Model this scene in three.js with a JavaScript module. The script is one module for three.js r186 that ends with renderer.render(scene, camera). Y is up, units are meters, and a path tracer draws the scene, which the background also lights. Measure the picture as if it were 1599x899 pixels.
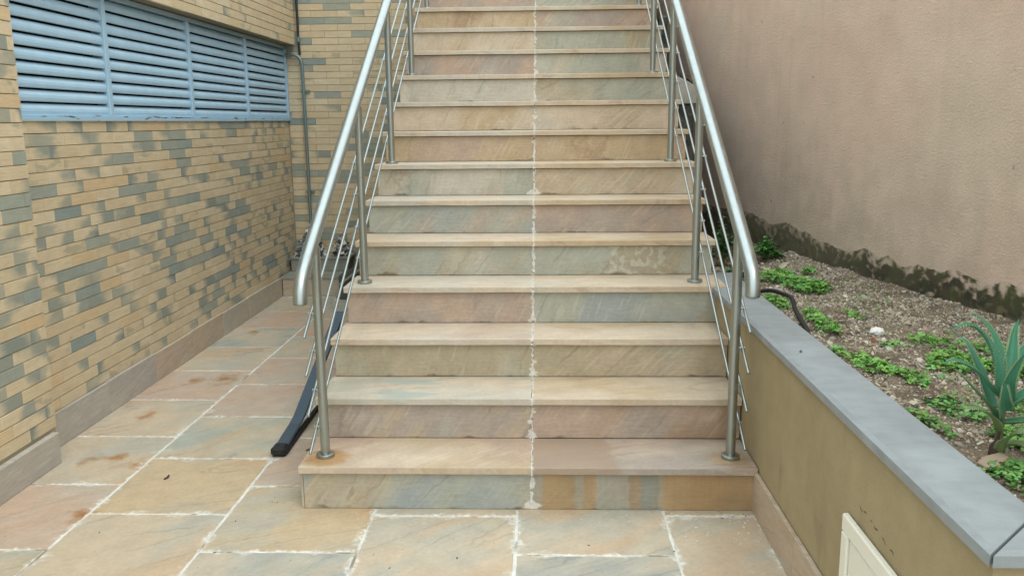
import * as THREE from 'three';
import { mergeGeometries } from 'three/addons/utils/BufferGeometryUtils.js';

// ───────────────────────── camera, sky, sun, exposure
const scene = new THREE.Scene();
const camera = new THREE.PerspectiveCamera(36.53, 1024 / 575, 0.05, 200);
{
  const f = new THREE.Vector3(-0.033728, -0.187313, -0.981721).normalize();
  const r = new THREE.Vector3(0.999427, -0.009019, -0.032615).normalize();
  const u = new THREE.Vector3().crossVectors(r, f).normalize();
  camera.position.set(0.04, 1.4523, 3.0893);
  camera.quaternion.setFromRotationMatrix(new THREE.Matrix4().makeBasis(r, u, f.clone().negate()));
}
scene.add(camera);
const renderer = new THREE.WebGLRenderer({ antialias: true });
renderer.setSize(1024, 575);
renderer.toneMapping = THREE.LinearToneMapping;
renderer.toneMappingExposure = 1.8;
renderer.shadowMap.enabled = true;
const sunDir = new THREE.Vector3(0.36, 0.80, 0.47).normalize();
{
  const W = 256, H = 128, d = new Float32Array(W * H * 4);
  for (let j = 0; j < H; j++) for (let i = 0; i < W; i++) {
    const el = (j + 0.5) / H * Math.PI - Math.PI / 2, az = (i + 0.5) / W * Math.PI * 2;
    const s = Math.max(0, Math.sin(el));
    // overcast luminance: brighter towards the zenith, faint cloud variation
    const cl = 1 + 0.06 * Math.sin(az * 3 + 1) * Math.cos(el * 5) + 0.04 * Math.sin(az * 7 + el * 9);
    const L = el < 0 ? 0.3 : (0.76 + 0.45 * s) * cl;
    const k = (j * W + i) * 4;
    d[k] = L * 0.93; d[k + 1] = L * 1.0; d[k + 2] = L * 1.0; d[k + 3] = 1;
  }
  const sky = new THREE.DataTexture(d, W, H, THREE.RGBAFormat, THREE.FloatType);
  sky.mapping = THREE.EquirectangularReflectionMapping;
  sky.magFilter = THREE.LinearFilter; sky.minFilter = THREE.LinearFilter; sky.needsUpdate = true;
  scene.background = sky; scene.environment = sky;
}
const sun = new THREE.DirectionalLight(new THREE.Color(1.0, 0.98, 0.94), 0.5);
sun.position.copy(sunDir).multiplyScalar(20);
sun.castShadow = true; sun.shadow.radius = 50;
sun.shadow.mapSize.set(2048, 2048);
Object.assign(sun.shadow.camera, { left: -8, right: 8, top: 8, bottom: -8, near: 1, far: 50 });
scene.add(sun, sun.target);

// ───────────────────────── random numbers and noise
function rng(seed) { let a = seed >>> 0; return () => { a = (a + 0x6d2b79f5) | 0; let t = Math.imul(a ^ (a >>> 15), 1 | a); t = (t + Math.imul(t ^ (t >>> 7), 61 | t)) ^ t; return ((t ^ (t >>> 14)) >>> 0) / 4294967296; }; }
const PERM = new Uint8Array(512);
{ const r = rng(77), p = [...Array(256).keys()]; for (let i = 255; i > 0; i--) { const j = Math.floor(r() * (i + 1)); [p[i], p[j]] = [p[j], p[i]]; } for (let i = 0; i < 512; i++) PERM[i] = p[i & 255]; }
const GX = [1, -1, 1, -1, 1.414, -1.414, 0, 0], GY = [1, 1, -1, -1, 0, 0, 1.414, -1.414];
const PGX = new Float32Array(512), PGY = new Float32Array(512);
for (let i = 0; i < 512; i++) { PGX[i] = GX[PERM[i] & 7]; PGY[i] = GY[PERM[i] & 7]; }
function noise(x, y, px = 256, py = 256) {
  const fx = Math.floor(x), fy = Math.floor(y), tx = x - fx, ty = y - fy;
  let x0, x1, y0, y1;
  if (px === 256) { x0 = fx & 255; x1 = (x0 + 1) & 255; } else { x0 = ((fx % px) + px) % px; x1 = x0 + 1 === px ? 0 : x0 + 1; }
  if (py === 256) { y0 = fy & 255; y1 = (y0 + 1) & 255; } else { y0 = ((fy % py) + py) % py; y1 = y0 + 1 === py ? 0 : y0 + 1; }
  const u = tx * tx * tx * (tx * (tx * 6 - 15) + 10), v = ty * ty * ty * (ty * (ty * 6 - 15) + 10);
  const A = PERM[x0], B = PERM[x1], h0 = A + y0, h1 = B + y0, h2 = A + y1, h3 = B + y1;
  const a = PGX[h0] * tx + PGY[h0] * ty, b = PGX[h1] * (tx - 1) + PGY[h1] * ty, c = PGX[h2] * tx + PGY[h2] * (ty - 1), d = PGX[h3] * (tx - 1) + PGY[h3] * (ty - 1);
  return a + u * (b - a) + v * (c - a + u * (a - b - c + d));
}
function fbm(x, y, o = 4, p = 256) { let s = 0, a = 0.6, f = 1; for (let i = 0; i < o; i++) { s += a * noise(x * f + i * 17 * (p === 256), y * f + i * 31 * (p === 256), Math.min(256, p * f), Math.min(256, p * f)); a *= 0.5; f *= 2; } return s; }
const sm = (a, b, x) => { const t = Math.min(1, Math.max(0, (x - a) / (b - a))); return t * t * (3 - 2 * t); };
const mix = (a, b, t) => [a[0] + (b[0] - a[0]) * t, a[1] + (b[1] - a[1]) * t, a[2] + (b[2] - a[2]) * t];
const lerp = (a, b, t) => a + (b - a) * t;

// ───────────────────────── textures
function tex(w, h, fn, srgb = true, repeat = true) {
  const d = new Uint8Array(w * h * 4);
  for (let j = 0; j < h; j++) for (let i = 0; i < w; i++) {
    const c = fn(i, j), k = (j * w + i) * 4;
    d[k] = Math.max(0, Math.min(255, c[0])); d[k + 1] = Math.max(0, Math.min(255, c[1])); d[k + 2] = Math.max(0, Math.min(255, c[2])); d[k + 3] = 255;
  }
  const t = new THREE.DataTexture(d, w, h, THREE.RGBAFormat);
  if (srgb) t.colorSpace = THREE.SRGBColorSpace;
  t.wrapS = t.wrapT = repeat ? THREE.RepeatWrapping : THREE.ClampToEdgeWrapping;
  t.magFilter = THREE.LinearFilter; t.minFilter = THREE.LinearMipmapLinearFilter; t.generateMipmaps = true; t.needsUpdate = true;
  return t;
}
const rep = (t, x, y) => { const c = t.clone(); c.repeat.set(x, y); c.needsUpdate = true; return c; };
const grey = (v) => [v * 255, v * 255, v * 255];
// natural cleft stone surface, tiles over 0.5 m
const stoneBump = tex(512, 512, (i, j) => grey(0.5 + 0.45 * fbm(i / 64, j / 64, 5, 8) + 0.1 * noise(i / 8, j / 2, 64, 256)), false);
const grainBump = tex(256, 256, (i, j) => grey(0.5 + 0.4 * fbm(i / 8, j / 8, 3, 32)), false);

const CREAM = [214, 204, 178];
const hash = (i, j) => { let h = Math.imul(i, 374761393) ^ Math.imul(j, 668265263); h = Math.imul(h ^ (h >>> 13), 1274126177); return ((h ^ (h >>> 16)) >>> 0) / 4294967296; };
function stone(x, y, ox, P) {   // x, y in metres; ox = offset that makes each piece its own
  const a = P.a ?? 0.9, X = x + ox * 3.7, Y = y + ox * 1.3;
  const w = 0.012 * noise(X * 4, Y * 4);
  const ca = Math.cos(a), sa = Math.sin(a), u = X * ca + Y * sa, v = -X * sa + Y * ca + w;
  const b = fbm(u * 1.3, v * 9, 4), bl = fbm(X * 2.1, Y * 2.1, 3);
  let c = mix(P.c[0], P.c[1], sm(-0.25, 0.42, b * 0.5 + bl * 1.0));
  if (P.c[2]) c = mix(c, P.c[2], 0.75 * sm(0.0, 0.5, fbm(u * 1.5 + 40, v * 3.2 + 9, 3) + 0.3 * bl));
  const st = noise(u * 6, v * 75) * 0.5 + noise(u * 16, v * 170) * 0.5;
  const k = 1 + (P.s ?? 0.10) * 0.55 * st * sm(-0.35, 0.35, noise(X * 3.3 + 2, Y * 5.1)) + 0.06 * fbm(X * 12, Y * 12, 3) + 0.03 * noise(X * 60, Y * 60);
  const g = 0.36 * c[0] + 0.5 * c[1] + 0.14 * c[2], D = P.d ?? 0.36;          // soft, greyed sandstone hues
  const vn = 1 - Math.abs(noise(u * 0.9 + 3, v * 6 + 8) * 2.4 + 0.15 * noise(X * 30, Y * 30)), ve = 0.085 * sm(0.86, 1, vn) * sm(-0.1, 0.3, noise(X * 2.7 + 1, Y * 2.7 + 6));   // thin iron veins
  c = [lerp(c[0], g, D) * k * 1.01 * (1 - ve * 0.8), lerp(c[1], g, D) * k * 1.005 * (1 - ve), lerp(c[2], g, D) * k * 0.99 * (1 - ve * 1.1)];
  const sc = sm(0.38, 0.85, noise(u * 7 + 5, v * 60) + 0.7 * noise(X * 3.1 + 7, Y * 3.1));   // pale cleft scratches
  return mix(c, CREAM, (P.w ?? 0.4) * sc);
}
const speck = (c, i, j, s = 9) => { const n = (hash(i, j) - 0.5) * s; return [c[0] + n, c[1] + n, c[2] + n]; };
const WHITE = [214, 211, 200];

// ───────────────────────── geometry helpers
function raw(pos, uv, nor) {
  const g = new THREE.BufferGeometry();
  g.setAttribute('position', new THREE.Float32BufferAttribute(pos, 3));
  g.setAttribute('uv', new THREE.Float32BufferAttribute(uv, 2));
  if (nor) g.setAttribute('normal', new THREE.Float32BufferAttribute(nor, 3)); else g.computeVertexNormals();
  return g;
}
// box from a to b with chamfered edges; uv from uvf(x, y, z, axis) or metres
function cbox(a, b, c = 0.002, uvf) {
  const mid = [0, 1, 2].map((k) => (a[k] + b[k]) / 2), hf = [0, 1, 2].map((k) => (b[k] - a[k]) / 2);
  c = Math.min(c, ...hf.map((h) => h * 0.8));
  const P = (s, ax) => [0, 1, 2].map((k) => mid[k] + s[k] * (k === ax ? hf[k] : hf[k] - c));
  const pos = [], uv = [];
  const U = uvf || ((x, y, z, ax) => (ax === 0 ? [z, y] : ax === 1 ? [x, z] : [x, y]));
  const tri = (p, q, r, ax, out) => {
    const n = [(q[1] - p[1]) * (r[2] - p[2]) - (q[2] - p[2]) * (r[1] - p[1]), (q[2] - p[2]) * (r[0] - p[0]) - (q[0] - p[0]) * (r[2] - p[2]), (q[0] - p[0]) * (r[1] - p[1]) - (q[1] - p[1]) * (r[0] - p[0])];
    if (n[0] * out[0] + n[1] * out[1] + n[2] * out[2] < 0) [q, r] = [r, q];
    for (const t of [p, q, r]) { pos.push(...t); uv.push(...U(t[0], t[1], t[2], ax)); }
  };
  for (let ax = 0; ax < 3; ax++) for (const s of [-1, 1]) {
    const o = [(ax + 1) % 3, (ax + 2) % 3], q = [[-1, -1], [1, -1], [1, 1], [-1, 1]].map(([i, j]) => { const v = [0, 0, 0]; v[ax] = s; v[o[0]] = i; v[o[1]] = j; return P(v, ax); });
    const out = [0, 0, 0]; out[ax] = s;
    tri(q[0], q[1], q[2], ax, out); tri(q[0], q[2], q[3], ax, out);
  }
  for (let ax = 0; ax < 3; ax++) for (const s of [-1, 1]) for (const t of [-1, 1]) {   // edges running along ax
    const i = (ax + 1) % 3, j = (ax + 2) % 3, V = (e, f) => { const v = [0, 0, 0]; v[ax] = e; v[i] = s; v[j] = t; return P(v, f); };
    const out = [0, 0, 0]; out[i] = s; out[j] = t;
    const m = i === 1 ? i : j === 1 ? j : i;
    tri(V(-1, i), V(1, i), V(1, j), m, out); tri(V(-1, i), V(1, j), V(-1, j), m, out);
  }
  for (const s of [-1, 1]) for (const t of [-1, 1]) for (const r of [-1, 1]) { const v = [s, t, r]; tri(P(v, 0), P(v, 1), P(v, 2), 1, v); }
  return raw(pos, uv);
}
function tube(pts, r, seg = 24, rad = 12, cap = true) {
  const c = new THREE.CatmullRomCurve3(pts.map((p) => new THREE.Vector3(...p)), false, 'centripetal');
  const gs = [new THREE.TubeGeometry(c, seg, r, rad, false)];
  if (cap) for (const e of [0, 1]) {
    const t = c.getTangentAt(e), g = new THREE.CircleGeometry(r, rad);
    g.applyQuaternion(new THREE.Quaternion().setFromUnitVectors(new THREE.Vector3(0, 0, 1), t.multiplyScalar(e ? 1 : -1))); const p = c.getPointAt(e); g.translate(p.x, p.y, p.z); gs.push(g);
  }
  return mergeGeometries(gs);
}
function rod(a, b, r, rad = 10) {
  const A = new THREE.Vector3(...a), B = new THREE.Vector3(...b), d = B.clone().sub(A), g = new THREE.CylinderGeometry(r, r, d.length(), rad);
  g.applyQuaternion(new THREE.Quaternion().setFromUnitVectors(new THREE.Vector3(0, 1, 0), d.normalize()));
  A.add(B).multiplyScalar(0.5); g.translate(A.x, A.y, A.z); return g;
}
const used = {};
function numbered(n) { used[n] = (used[n] ?? -1) + 1; return used[n] ? n + '_' + String(used[n]).padStart(3, '0') : n; }
function mesh(name, g, m, parent) { const o = new THREE.Mesh(g, m); o.name = parent ? name : numbered(name); o.castShadow = o.receiveShadow = true; (parent || scene).add(o); return o; }
function thing(name, label, category, pos = [0, 0, 0], turn = 0, group) {
  const o = new THREE.Group(); o.name = numbered(name); o.position.set(...pos); o.rotation.y = turn; scene.add(o);
  o.userData = { label, category }; if (group) o.userData.group = group; return o;
}
const tag = (o, label, category, extra) => { Object.assign(o.userData, { label, category }, extra); return o; };
const struct = (o) => { o.userData.kind = 'structure'; return o; };
const M = (p) => new THREE.MeshStandardMaterial({ roughness: 0.8, ...p });
const S = (r, g, b) => new THREE.Color().setRGB(r / 255, g / 255, b / 255, THREE.SRGBColorSpace);

// ───────────────────────── materials
const mortarTex = tex(512, 512, (i, j) => { const n = fbm(i / 32, j / 32, 4, 16), m = fbm(i / 8 + 3, j / 8, 2, 64); const k = 212 + 28 * n + 18 * m; return speck(mix([k, k, k - 4], [128, 120, 104], 0.85 * sm(0.16, 0.42, fbm(i / 64 + 5, j / 64 + 9, 4, 8))), i, j, 14); });
const mGrout = M({ map: rep(mortarTex, 3, 3), roughness: 0.95, bumpMap: rep(grainBump, 12, 12), bumpScale: 0.0015 });
const mBrickMortar = M({ color: S(166, 156, 132), roughness: 0.95, bumpMap: rep(grainBump, 8, 8), bumpScale: 0.001 });
const mConcrete = M({ color: S(150, 146, 136), roughness: 0.95, bumpMap: rep(grainBump, 4, 4), bumpScale: 0.003 });
const mDarkCore = M({ color: S(110, 104, 92), roughness: 0.95 });
const brush = tex(256, 256, (i, j) => grey(0.55 + 0.2 * noise(i / 1.5, j / 60, 171, 4) + 0.12 * fbm(i / 32, j / 32, 3, 8)), false);
const mSteel = new THREE.MeshStandardMaterial({ color: S(172, 182, 183), metalness: 1, roughness: 0.66, roughnessMap: rep(brush, 1, 1) });
const mSteelSatin = new THREE.MeshStandardMaterial({ color: S(166, 173, 170), metalness: 1, roughness: 0.68, roughnessMap: rep(brush, 1, 2) });

// ───────────────────────── ground and paving
const T = 0.2941, R = 0.175, TH = 0.028, NOSE = 0.018;
struct(mesh('ground', new THREE.PlaneGeometry(120, 120).rotateX(-Math.PI / 2).translate(0, -0.034, 0), M({ color: S(168, 158, 138), roughness: 0.9 })));
const paving = struct(thing('pavement')); delete paving.userData.label; delete paving.userData.category;
mesh('mortar_bed', (() => { const g = new THREE.PlaneGeometry(3.2, 6.4).rotateX(-Math.PI / 2).translate(-0.7, -0.0022, -1.7); return g; })(), mGrout, paving);
{
  const cols = [[-2.19, -1.69, 0.325, 0.556], [-1.69, -1.152, 0.039, 0.5545], [-1.152, -0.598, 0.33, 0.551], [-0.598, -0.053, 0.042, 0.55], [-0.053, 0.497, 0.335, 0.55], [0.497, 0.845, 0.03, 0.55]];
  const pal = {
    tan: [[196, 172, 138], [174, 170, 152], [200, 160, 116]], green: [[190, 172, 142], [160, 168, 154], [194, 158, 112]], pink: [[192, 160, 134], [184, 168, 148], [200, 156, 120]], ochre: [[196, 166, 120], [176, 168, 146], [200, 154, 102]],
    grey: [[188, 172, 146], [152, 160, 152], [194, 164, 128]] };
  const pick = { '0,0': 'green', '0,1': 'pink', '0,2': 'tan', '0,3': 'tan', '0,4': 'pink', '0,5': 'tan', '0,6': 'grey', '1,0': 'tan', '1,1': 'ochre', '1,2': 'green', '1,3': 'pink', '1,4': 'pink', '1,5': 'tan', '2,0': 'grey', '2,1': 'ochre', '3,0': 'tan', '3,-1': 'pink', '4,0': 'grey', '4,-1': 'pink', '5,0': 'tan', '2,-1': 'tan', '0,-1': 'tan', '1,-1': 'pink', '4,1': 'tan', '3,1': 'tan' };
  // rust stains at their real places on the floor (x, z, radius)
  const rust = [[-1.96, -0.50, 0.05], [-1.862, -0.525, 0.05], [-1.715, 0.06, 0.06], [-1.96, -1.70, 0.055], [-1.80, -1.715, 0.08], [-1.973, -1.10, 0.05], [-1.72, -0.45, 0.05], [-1.99, -2.86, 0.05], [-0.83, -0.12, 0.0]];
  const slabs = [];
  cols.forEach(([x0, x1, z0, p], c) => {
    for (let k = -1; k < 9; k++) {
      const zb = z0 - p * k + p, zf = zb - p;     // the slab runs from zf (far) to zb (near)
      if (zb > 1.6 || zb < -4.3) continue;
      if (c > 2 && zb < 0.02) continue;
      if (c === 0 && zf < -4.4) continue;
      if (c > 1 && zb < -4.2) continue;
      slabs.push([c, k, x0, x1, Math.max(zf, c > 2 ? -0.28 : -4.75), zb]);
    }
  });
  const N = 7, CELL = 292;
  const map = tex(2048, 2048, (i, j) => {
    const ci = Math.floor(i / CELL), cj = Math.floor(j / CELL), id = cj * N + ci;
    if (ci >= N || cj >= N || id >= slabs.length) return [180, 165, 140];
    const [c, k, x0, x1, z0, z1] = slabs[id];
    const x = x0 + (i - ci * CELL) / CELL * (x1 - x0), z = z1 - (j - cj * CELL) / CELL * (z1 - z0);
    const r = hash(c * 31 + k, 7), P = pal[pick[c + ',' + k] || ['tan', 'green', 'pink', 'ochre', 'grey'][Math.floor(r * 5)]];
    let q = stone(x, -z, c * 7.31 + k * 2.17, { c: P, a: 0.45 + r * 0.5, w: 0.12, s: 0.06, d: 0.4 });
    for (const [rx, rz, rr] of rust) {
      if (!rr) continue;
      const d = Math.hypot((x - rx), (z - rz) * 0.75) / rr + 1.1 * fbm(x * 14, z * 14, 4);
      q = mix(q, [146, 92, 46], (0.74 + 0.25 * fbm(x * 60, z * 60, 2)) * (1 - sm(-0.35, 1.2, d)));
    }
    // white lime haze from the grout, spread unevenly over the slab edges
    const e = Math.min(x - x0, x1 - x, Math.abs(z - z0), Math.abs(z1 - z));
    const far = sm(-2.6, -0.8, z), n = fbm(x * 9 + 3, z * 9, 3), m = fbm(x * 45, z * 45, 3);
    const wd = 0.012 + 0.10 * Math.max(0, n) + 0.012 * m;
    q = mix(q, [218, 220, 214], (0.25 + 0.6 * far) * (1 - sm(wd * 0.1, wd, e)) * (0.3 + 0.85 * sm(-0.2, 0.35, m)));
    // stray dark specks of dirt
    if (hash(Math.floor(x * 260), Math.floor(z * 260)) > 0.9997) q = mix(q, [90, 80, 64], 0.6);
    return speck(q, i, j);
  }, true, false);
  const mSlab = M({ map, roughness: 0.62, bumpMap: rep(stoneBump, 7, 7), bumpScale: 0.0022 });
  slabs.forEach(([c, k, x0, x1, z0, z1], id) => {
    const ci = id % N, cj = Math.floor(id / N), rr = rng(id * 91 + 5), J = 0.0042 + rr() * 0.0012, sg = 9;
    const ring = [];
    const X0 = x0 + J, X1 = x1 - J, Z0 = z0 + J, Z1 = z1 - J;
    const wob = () => (rr() - 0.5) * 0.0044;
    for (let s = 0; s < sg; s++) ring.push([lerp(X0, X1, s / sg), Z1 + wob()]);
    for (let s = 0; s < sg; s++) ring.push([X1 + wob(), lerp(Z1, Z0, s / sg)]);
    for (let s = 0; s < sg; s++) ring.push([lerp(X1, X0, s / sg), Z0 + wob()]);
    for (let s = 0; s < sg; s++) ring.push([X0 + wob(), lerp(Z0, Z1, s / sg)]);
    const cx = (X0 + X1) / 2, cz = (Z0 + Z1) / 2, tilt = [(rr() - 0.5) * 0.003, (rr() - 0.5) * 0.003];
    const Y = (x, z) => (x - cx) * tilt[0] + (z - cz) * tilt[1];
    const pos = [], uv = [];
    const put = (x, y, z) => { pos.push(x, y, z); uv.push((ci + 0.004 + 0.992 * (x - x0) / (x1 - x0)) * CELL / 2048, (cj + 0.004 + 0.992 * (z1 - z) / (z1 - z0)) * CELL / 2048); };
    const n = ring.length, inn = ring.map(([x, z]) => [x + Math.sign(cx - x) * Math.min(0.003, Math.abs(cx - x)), z + Math.sign(cz - z) * Math.min(0.003, Math.abs(cz - z))]);
    for (let s = 0; s < n; s++) {
      const a = ring[s], b = ring[(s + 1) % n], p = inn[s], q = inn[(s + 1) % n];
      put(cx, 0, cz); put(p[0], Y(...p), p[1]); put(q[0], Y(...q), q[1]);
      put(p[0], Y(...p), p[1]); put(a[0], Y(...a) - 0.002, a[1]); put(b[0], Y(...b) - 0.002, b[1]);
      put(p[0], Y(...p), p[1]); put(b[0], Y(...b) - 0.002, b[1]); put(q[0], Y(...q), q[1]);
      put(a[0], Y(...a) - 0.002, a[1]); put(a[0], -0.028, a[1]); put(b[0], -0.028, b[1]);
      put(a[0], Y(...a) - 0.002, a[1]); put(b[0], -0.028, b[1]); put(b[0], Y(...b) - 0.002, b[1]);
    }
    const sl = mesh('paving_slab', raw(pos, uv), mSlab, paving);
    sl.name = 'paving_slab' + (id ? '_' + String(id).padStart(3, '0') : '');
  });
}

// ───────────────────────── staircase
const XL = -0.884, NST = 18;
const XR = (n) => (n < 4 ? 0.846 : 0.894);
const stairs = thing('staircase', 'wide stone staircase of beige treads and mottled risers between two steel handrails', 'staircase');
{
  const g = { beige: [188, 164, 130], pink: [186, 154, 130], ggrey: [162, 166, 150], tan: [190, 160, 116], cream: [200, 178, 150], olive: [172, 155, 120], mauve: [166, 150, 138], blue: [148, 160, 162], rust: [170, 130, 92], pale: [190, 180, 162] };
  const RP = [   // palettes of the risers, left and right, from the lowest step
    [['blue', 'ggrey', 'tan'], ['olive', 'tan', 'rust']], [['mauve', 'beige', 'ggrey'], ['pink', 'rust', 'mauve']], [['olive', 'beige', 'ggrey'], ['olive', 'beige', 'ggrey']], [['mauve', 'pink', 'mauve'], ['ggrey', 'blue', 'tan']],
    [['ggrey', 'olive', 'pale'], ['ggrey', 'olive', 'mauve']], [['ggrey', 'blue', 'pink'], ['mauve', 'pink', 'mauve']], [['pale', 'ggrey', 'beige'], ['beige', 'ggrey', 'pale']], [['tan', 'pink', 'beige'], ['tan', 'beige', 'pink']],
    [['cream', 'tan', 'beige'], ['cream', 'beige', 'pale']], [['pale', 'ggrey', 'pale'], ['ggrey', 'pale', 'olive']], [['mauve', 'pink', 'pale'], ['ggrey', 'pale', 'beige']], [['cream', 'tan', 'pale'], ['ggrey', 'olive', 'ggrey']], [['tan', 'cream', 'rust'], ['mauve', 'pink', 'ggrey']]];
  const TP = [[['pink', 'cream', 'tan'], ['mauve', 'pink', 'cream']], [['pale', 'cream', 'ggrey'], ['cream', 'tan', 'pale']], [['cream', 'pale', 'pink'], ['cream', 'cream', 'tan']], [['pale', 'cream', 'pale'], ['cream', 'tan', 'pale']], [['cream', 'pale', 'tan'], ['cream', 'tan', 'cream']]];
  const palette = (L, n, s) => { const q = n < L.length ? L[n] : L[(n * 5 + 3) % L.length]; return q[s].map((k) => g[k]); };
  // white jointing paste smeared either side of the middle joint: x from the joint, y in metres up the stair
  const paste = (q, d, y, n, kind, side) => {
    const w1 = 0.003 + (kind ? 0.02 : 0.042) * Math.max(0, fbm(y * 30 + n * 9, n * 3.1 + kind + side * 7.7, 3)) + (kind ? 0 : 0.11 * (0.15 + 0.85 * hash(n, 77 + side)) * Math.pow(Math.max(0, noise(n * 2.3 + 0.5, kind * 9 + 4.2) + 0.12), 1) * (1 - sm(0.0, 0.05, y - n * R)));
    const ed = d + 0.012 * fbm(d * 80 + side * 31, y * 80 + n * 5, 3);
    return mix(q, WHITE, 0.92 * (1 - sm(w1 * 0.8, w1 * 1.05, ed)));
  };
  const band = (x, y) => {   // upright coloured bands in the right lower riser
    const X = x + 0.006 * noise(y * 18, 3) + 0.006 * noise(x * 40, y * 30);
    const st = [[0.0, [148, 156, 150]], [0.035, [140, 150, 150]], [0.045, [168, 132, 82]], [0.155, [160, 124, 76]], [0.17, [150, 152, 140]], [0.195, [152, 154, 142]], [0.203, [170, 130, 82]], [0.238, [168, 130, 84]], [0.248, [150, 158, 158]], [0.365, [154, 160, 158]], [0.372, [150, 122, 96]], [0.41, [150, 124, 98]], [0.418, [104, 124, 134]], [0.475, [112, 130, 138]], [0.485, [164, 150, 122]], [0.515, [180, 132, 76]], [0.66, [176, 122, 66]], [0.84, [172, 134, 84]]];
    for (let i = 1; i < st.length; i++) if (X < st[i][0]) return mix(st[i - 1][1], st[i][1], sm(st[i - 1][0], st[i][0], X));
    return st[st.length - 1][1];
  };
  const RC = 102;   // riser atlas: 4 columns x 10 rows of 512 x 102
  const rMap = tex(2048, 1024, (i, j) => {
    const ci = i >> 9, cj = Math.floor(j / RC), id = cj * 4 + ci, n = id >> 1, s = id & 1;
    if (n >= 15) return [170, 160, 130];
    const x = (i & 511) / 512 * 0.9 - (s ? 0 : 0.9), y = (j - cj * RC) / RC * 0.15;
    let q = stone(x, y, n * 3.3 + s * 17, { c: palette(RP, n, s), a: 0.55 + 0.75 * hash(n, s + 3), w: 0.26, s: 0.12 });
    if (n === 0 && s === 1) { const b = mix(band(x, y), [156, 142, 118], 0.42), k = 1 + 0.03 * noise(x * 90, y * 9) + 0.14 * fbm(x * 9, y * 9, 4); q = mix([b[0] * k, b[1] * k, b[2] * k], q, 0.3); }
    if (n === 4 && s === 1) { const k = sm(0.18, 0.4, fbm(x * 26, y * 26, 3) + 0.2) * sm(0.2, 0.1, Math.abs(x - 0.5)); q = mix(q, [204, 204, 190], 0.5 * k); }
    q = paste(q, Math.abs(x), y + n * R, n, 0, s);
    // soil caught along the foot of the riser
    const dirt = (1 - sm(0.0, 0.012, y + 0.02 * fbm(x * 14, n + 0.5, 3))); q = mix(q, [84, 76, 60], 0.55 * dirt * sm(-0.1, 0.3, fbm(x * 6 + n, 5, 2)));
    return speck(q, i, j);
  }, true, false);
  const TC = 200;
  const tMap = tex(2048, 2048, (i, j) => {
    const ci = i >> 9, cj = Math.floor(j / TC), id = cj * 4 + ci, n = id >> 1, s = id & 1;
    if (n >= 15 || j - cj * TC > 196) return [190, 175, 145];
    const x = (i & 511) / 512 * 0.9 - (s ? 0 : 0.9), y = (j - cj * TC) / TC * 0.36;
    let q = stone(x, y, n * 4.1 + s * 11 + 2, { c: palette(TP, n, s), a: n === 0 && !s ? 0.8 : 0.22, w: 0.25, s: 0.07 });
    if (n === 0 && s === 1) q = mix(q, [158, 138, 118], 0.75 * (1 - sm(0.30, 0.34, x + 0.03 * fbm(y * 14, 2, 3) + (y - 0.15) * 0.1)));
    if (n === 1 && s === 0) q = mix(q, [158, 170, 164], 0.7 * sm(0.05, 0.35, fbm(x * 3, y * 13, 3) + 0.25 - 2.2 * Math.abs(x + 0.55)));
    if (n === 0) { const d = Math.hypot(s ? x - 0.765 : x + 0.80, (y - 0.12)) + 0.03 * fbm(x * 16, y * 16, 3); q = mix(q, [158, 112, 56], (s ? 0.35 : 0.6) * (1 - sm(0.05, 0.11, d))); }
    q = paste(q, Math.abs(x), y * 2 + n * 1.7, n, 1, s);
    return speck(q, i, j);
  }, true, false);
  const mRiser = M({ map: rMap, roughness: 0.68, bumpMap: rep(stoneBump, 8, 14), bumpScale: 0.0022 });
  const mTread = M({ map: tMap, roughness: 0.6, bumpMap: rep(stoneBump, 8, 14), bumpScale: 0.0016 });
  const rr = rng(11);
  for (let n = 0; n < NST; n++) for (const s of [0, 1]) {
    const id = n * 2 + s, ci = id & 3, cj = id >> 2, jit = () => (rr() - 0.5) * 0.0024;
    const xa = s ? 0.0022 + rr() * 0.001 : XL + jit(), xb = s ? XR(n + 1) + jit() : -0.0022 - rr() * 0.001;
    // riser
    const z0 = -n * T - NOSE + jit() * 0.6, y0 = n * R + 0.001, y1 = (n + 1) * R - TH - 0.003;
    const ru = (x, y) => [(ci + 0.002 + 0.996 * ((x + (s ? 0 : 0.9)) / 0.9)) / 4, (cj + Math.max(0.02, Math.min(0.98, (y - n * R) / 0.15))) * RC / 1024];
    const ra = s ? xa : xa + 0.012, rb = s ? xb - (n > 2 ? 0.012 : 0) : xb;
    mesh('riser', cbox([ra, y0, z0 - 0.02], [rb, y1, z0], 0.0015, ru), mRiser, stairs);
    // tread, its nosing standing out over the riser, front edge a little worn
    const yt = (n + 1) * R, zf = -n * T + jit(), zb = -(n + 1) * T - NOSE + 0.0018, dy = jit() * 0.7;
    const tu = (x, y, z, ax) => { const v = ax === 2 ? (yt - y) * 0.9 : TH + (zf - z); return [(ci + 0.002 + 0.996 * ((x + (s ? 0 : 0.9)) / 0.9)) / 4, (cj + Math.max(0.01, Math.min(0.99, v / 0.36))) * TC / 2048]; };
    const seg = 14, pos = [], uv = [];
    const prof = (k) => {   // section across the tread at station k
      const e = (0.5 + 0.5 * noise(k * 0.9 + n * 7, s * 5 + 0.3)) * 0.0022, wv = 0.0012 * noise(k * 0.35 + n * 3, s * 9 + 1.5);
      const c = 0.0025 + e;
      return [[yt - TH + wv, zb, 1], [yt - TH + wv, zf - 0.002, 1], [yt - TH + 0.002 + wv, zf + wv, 2], [yt - c + dy, zf + wv, 2], [yt - c * 0.3 + dy, zf - c * 0.35 + wv, 1], [yt + dy, zf - c + wv, 1], [yt + dy, zb, 1]];
    };
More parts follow.
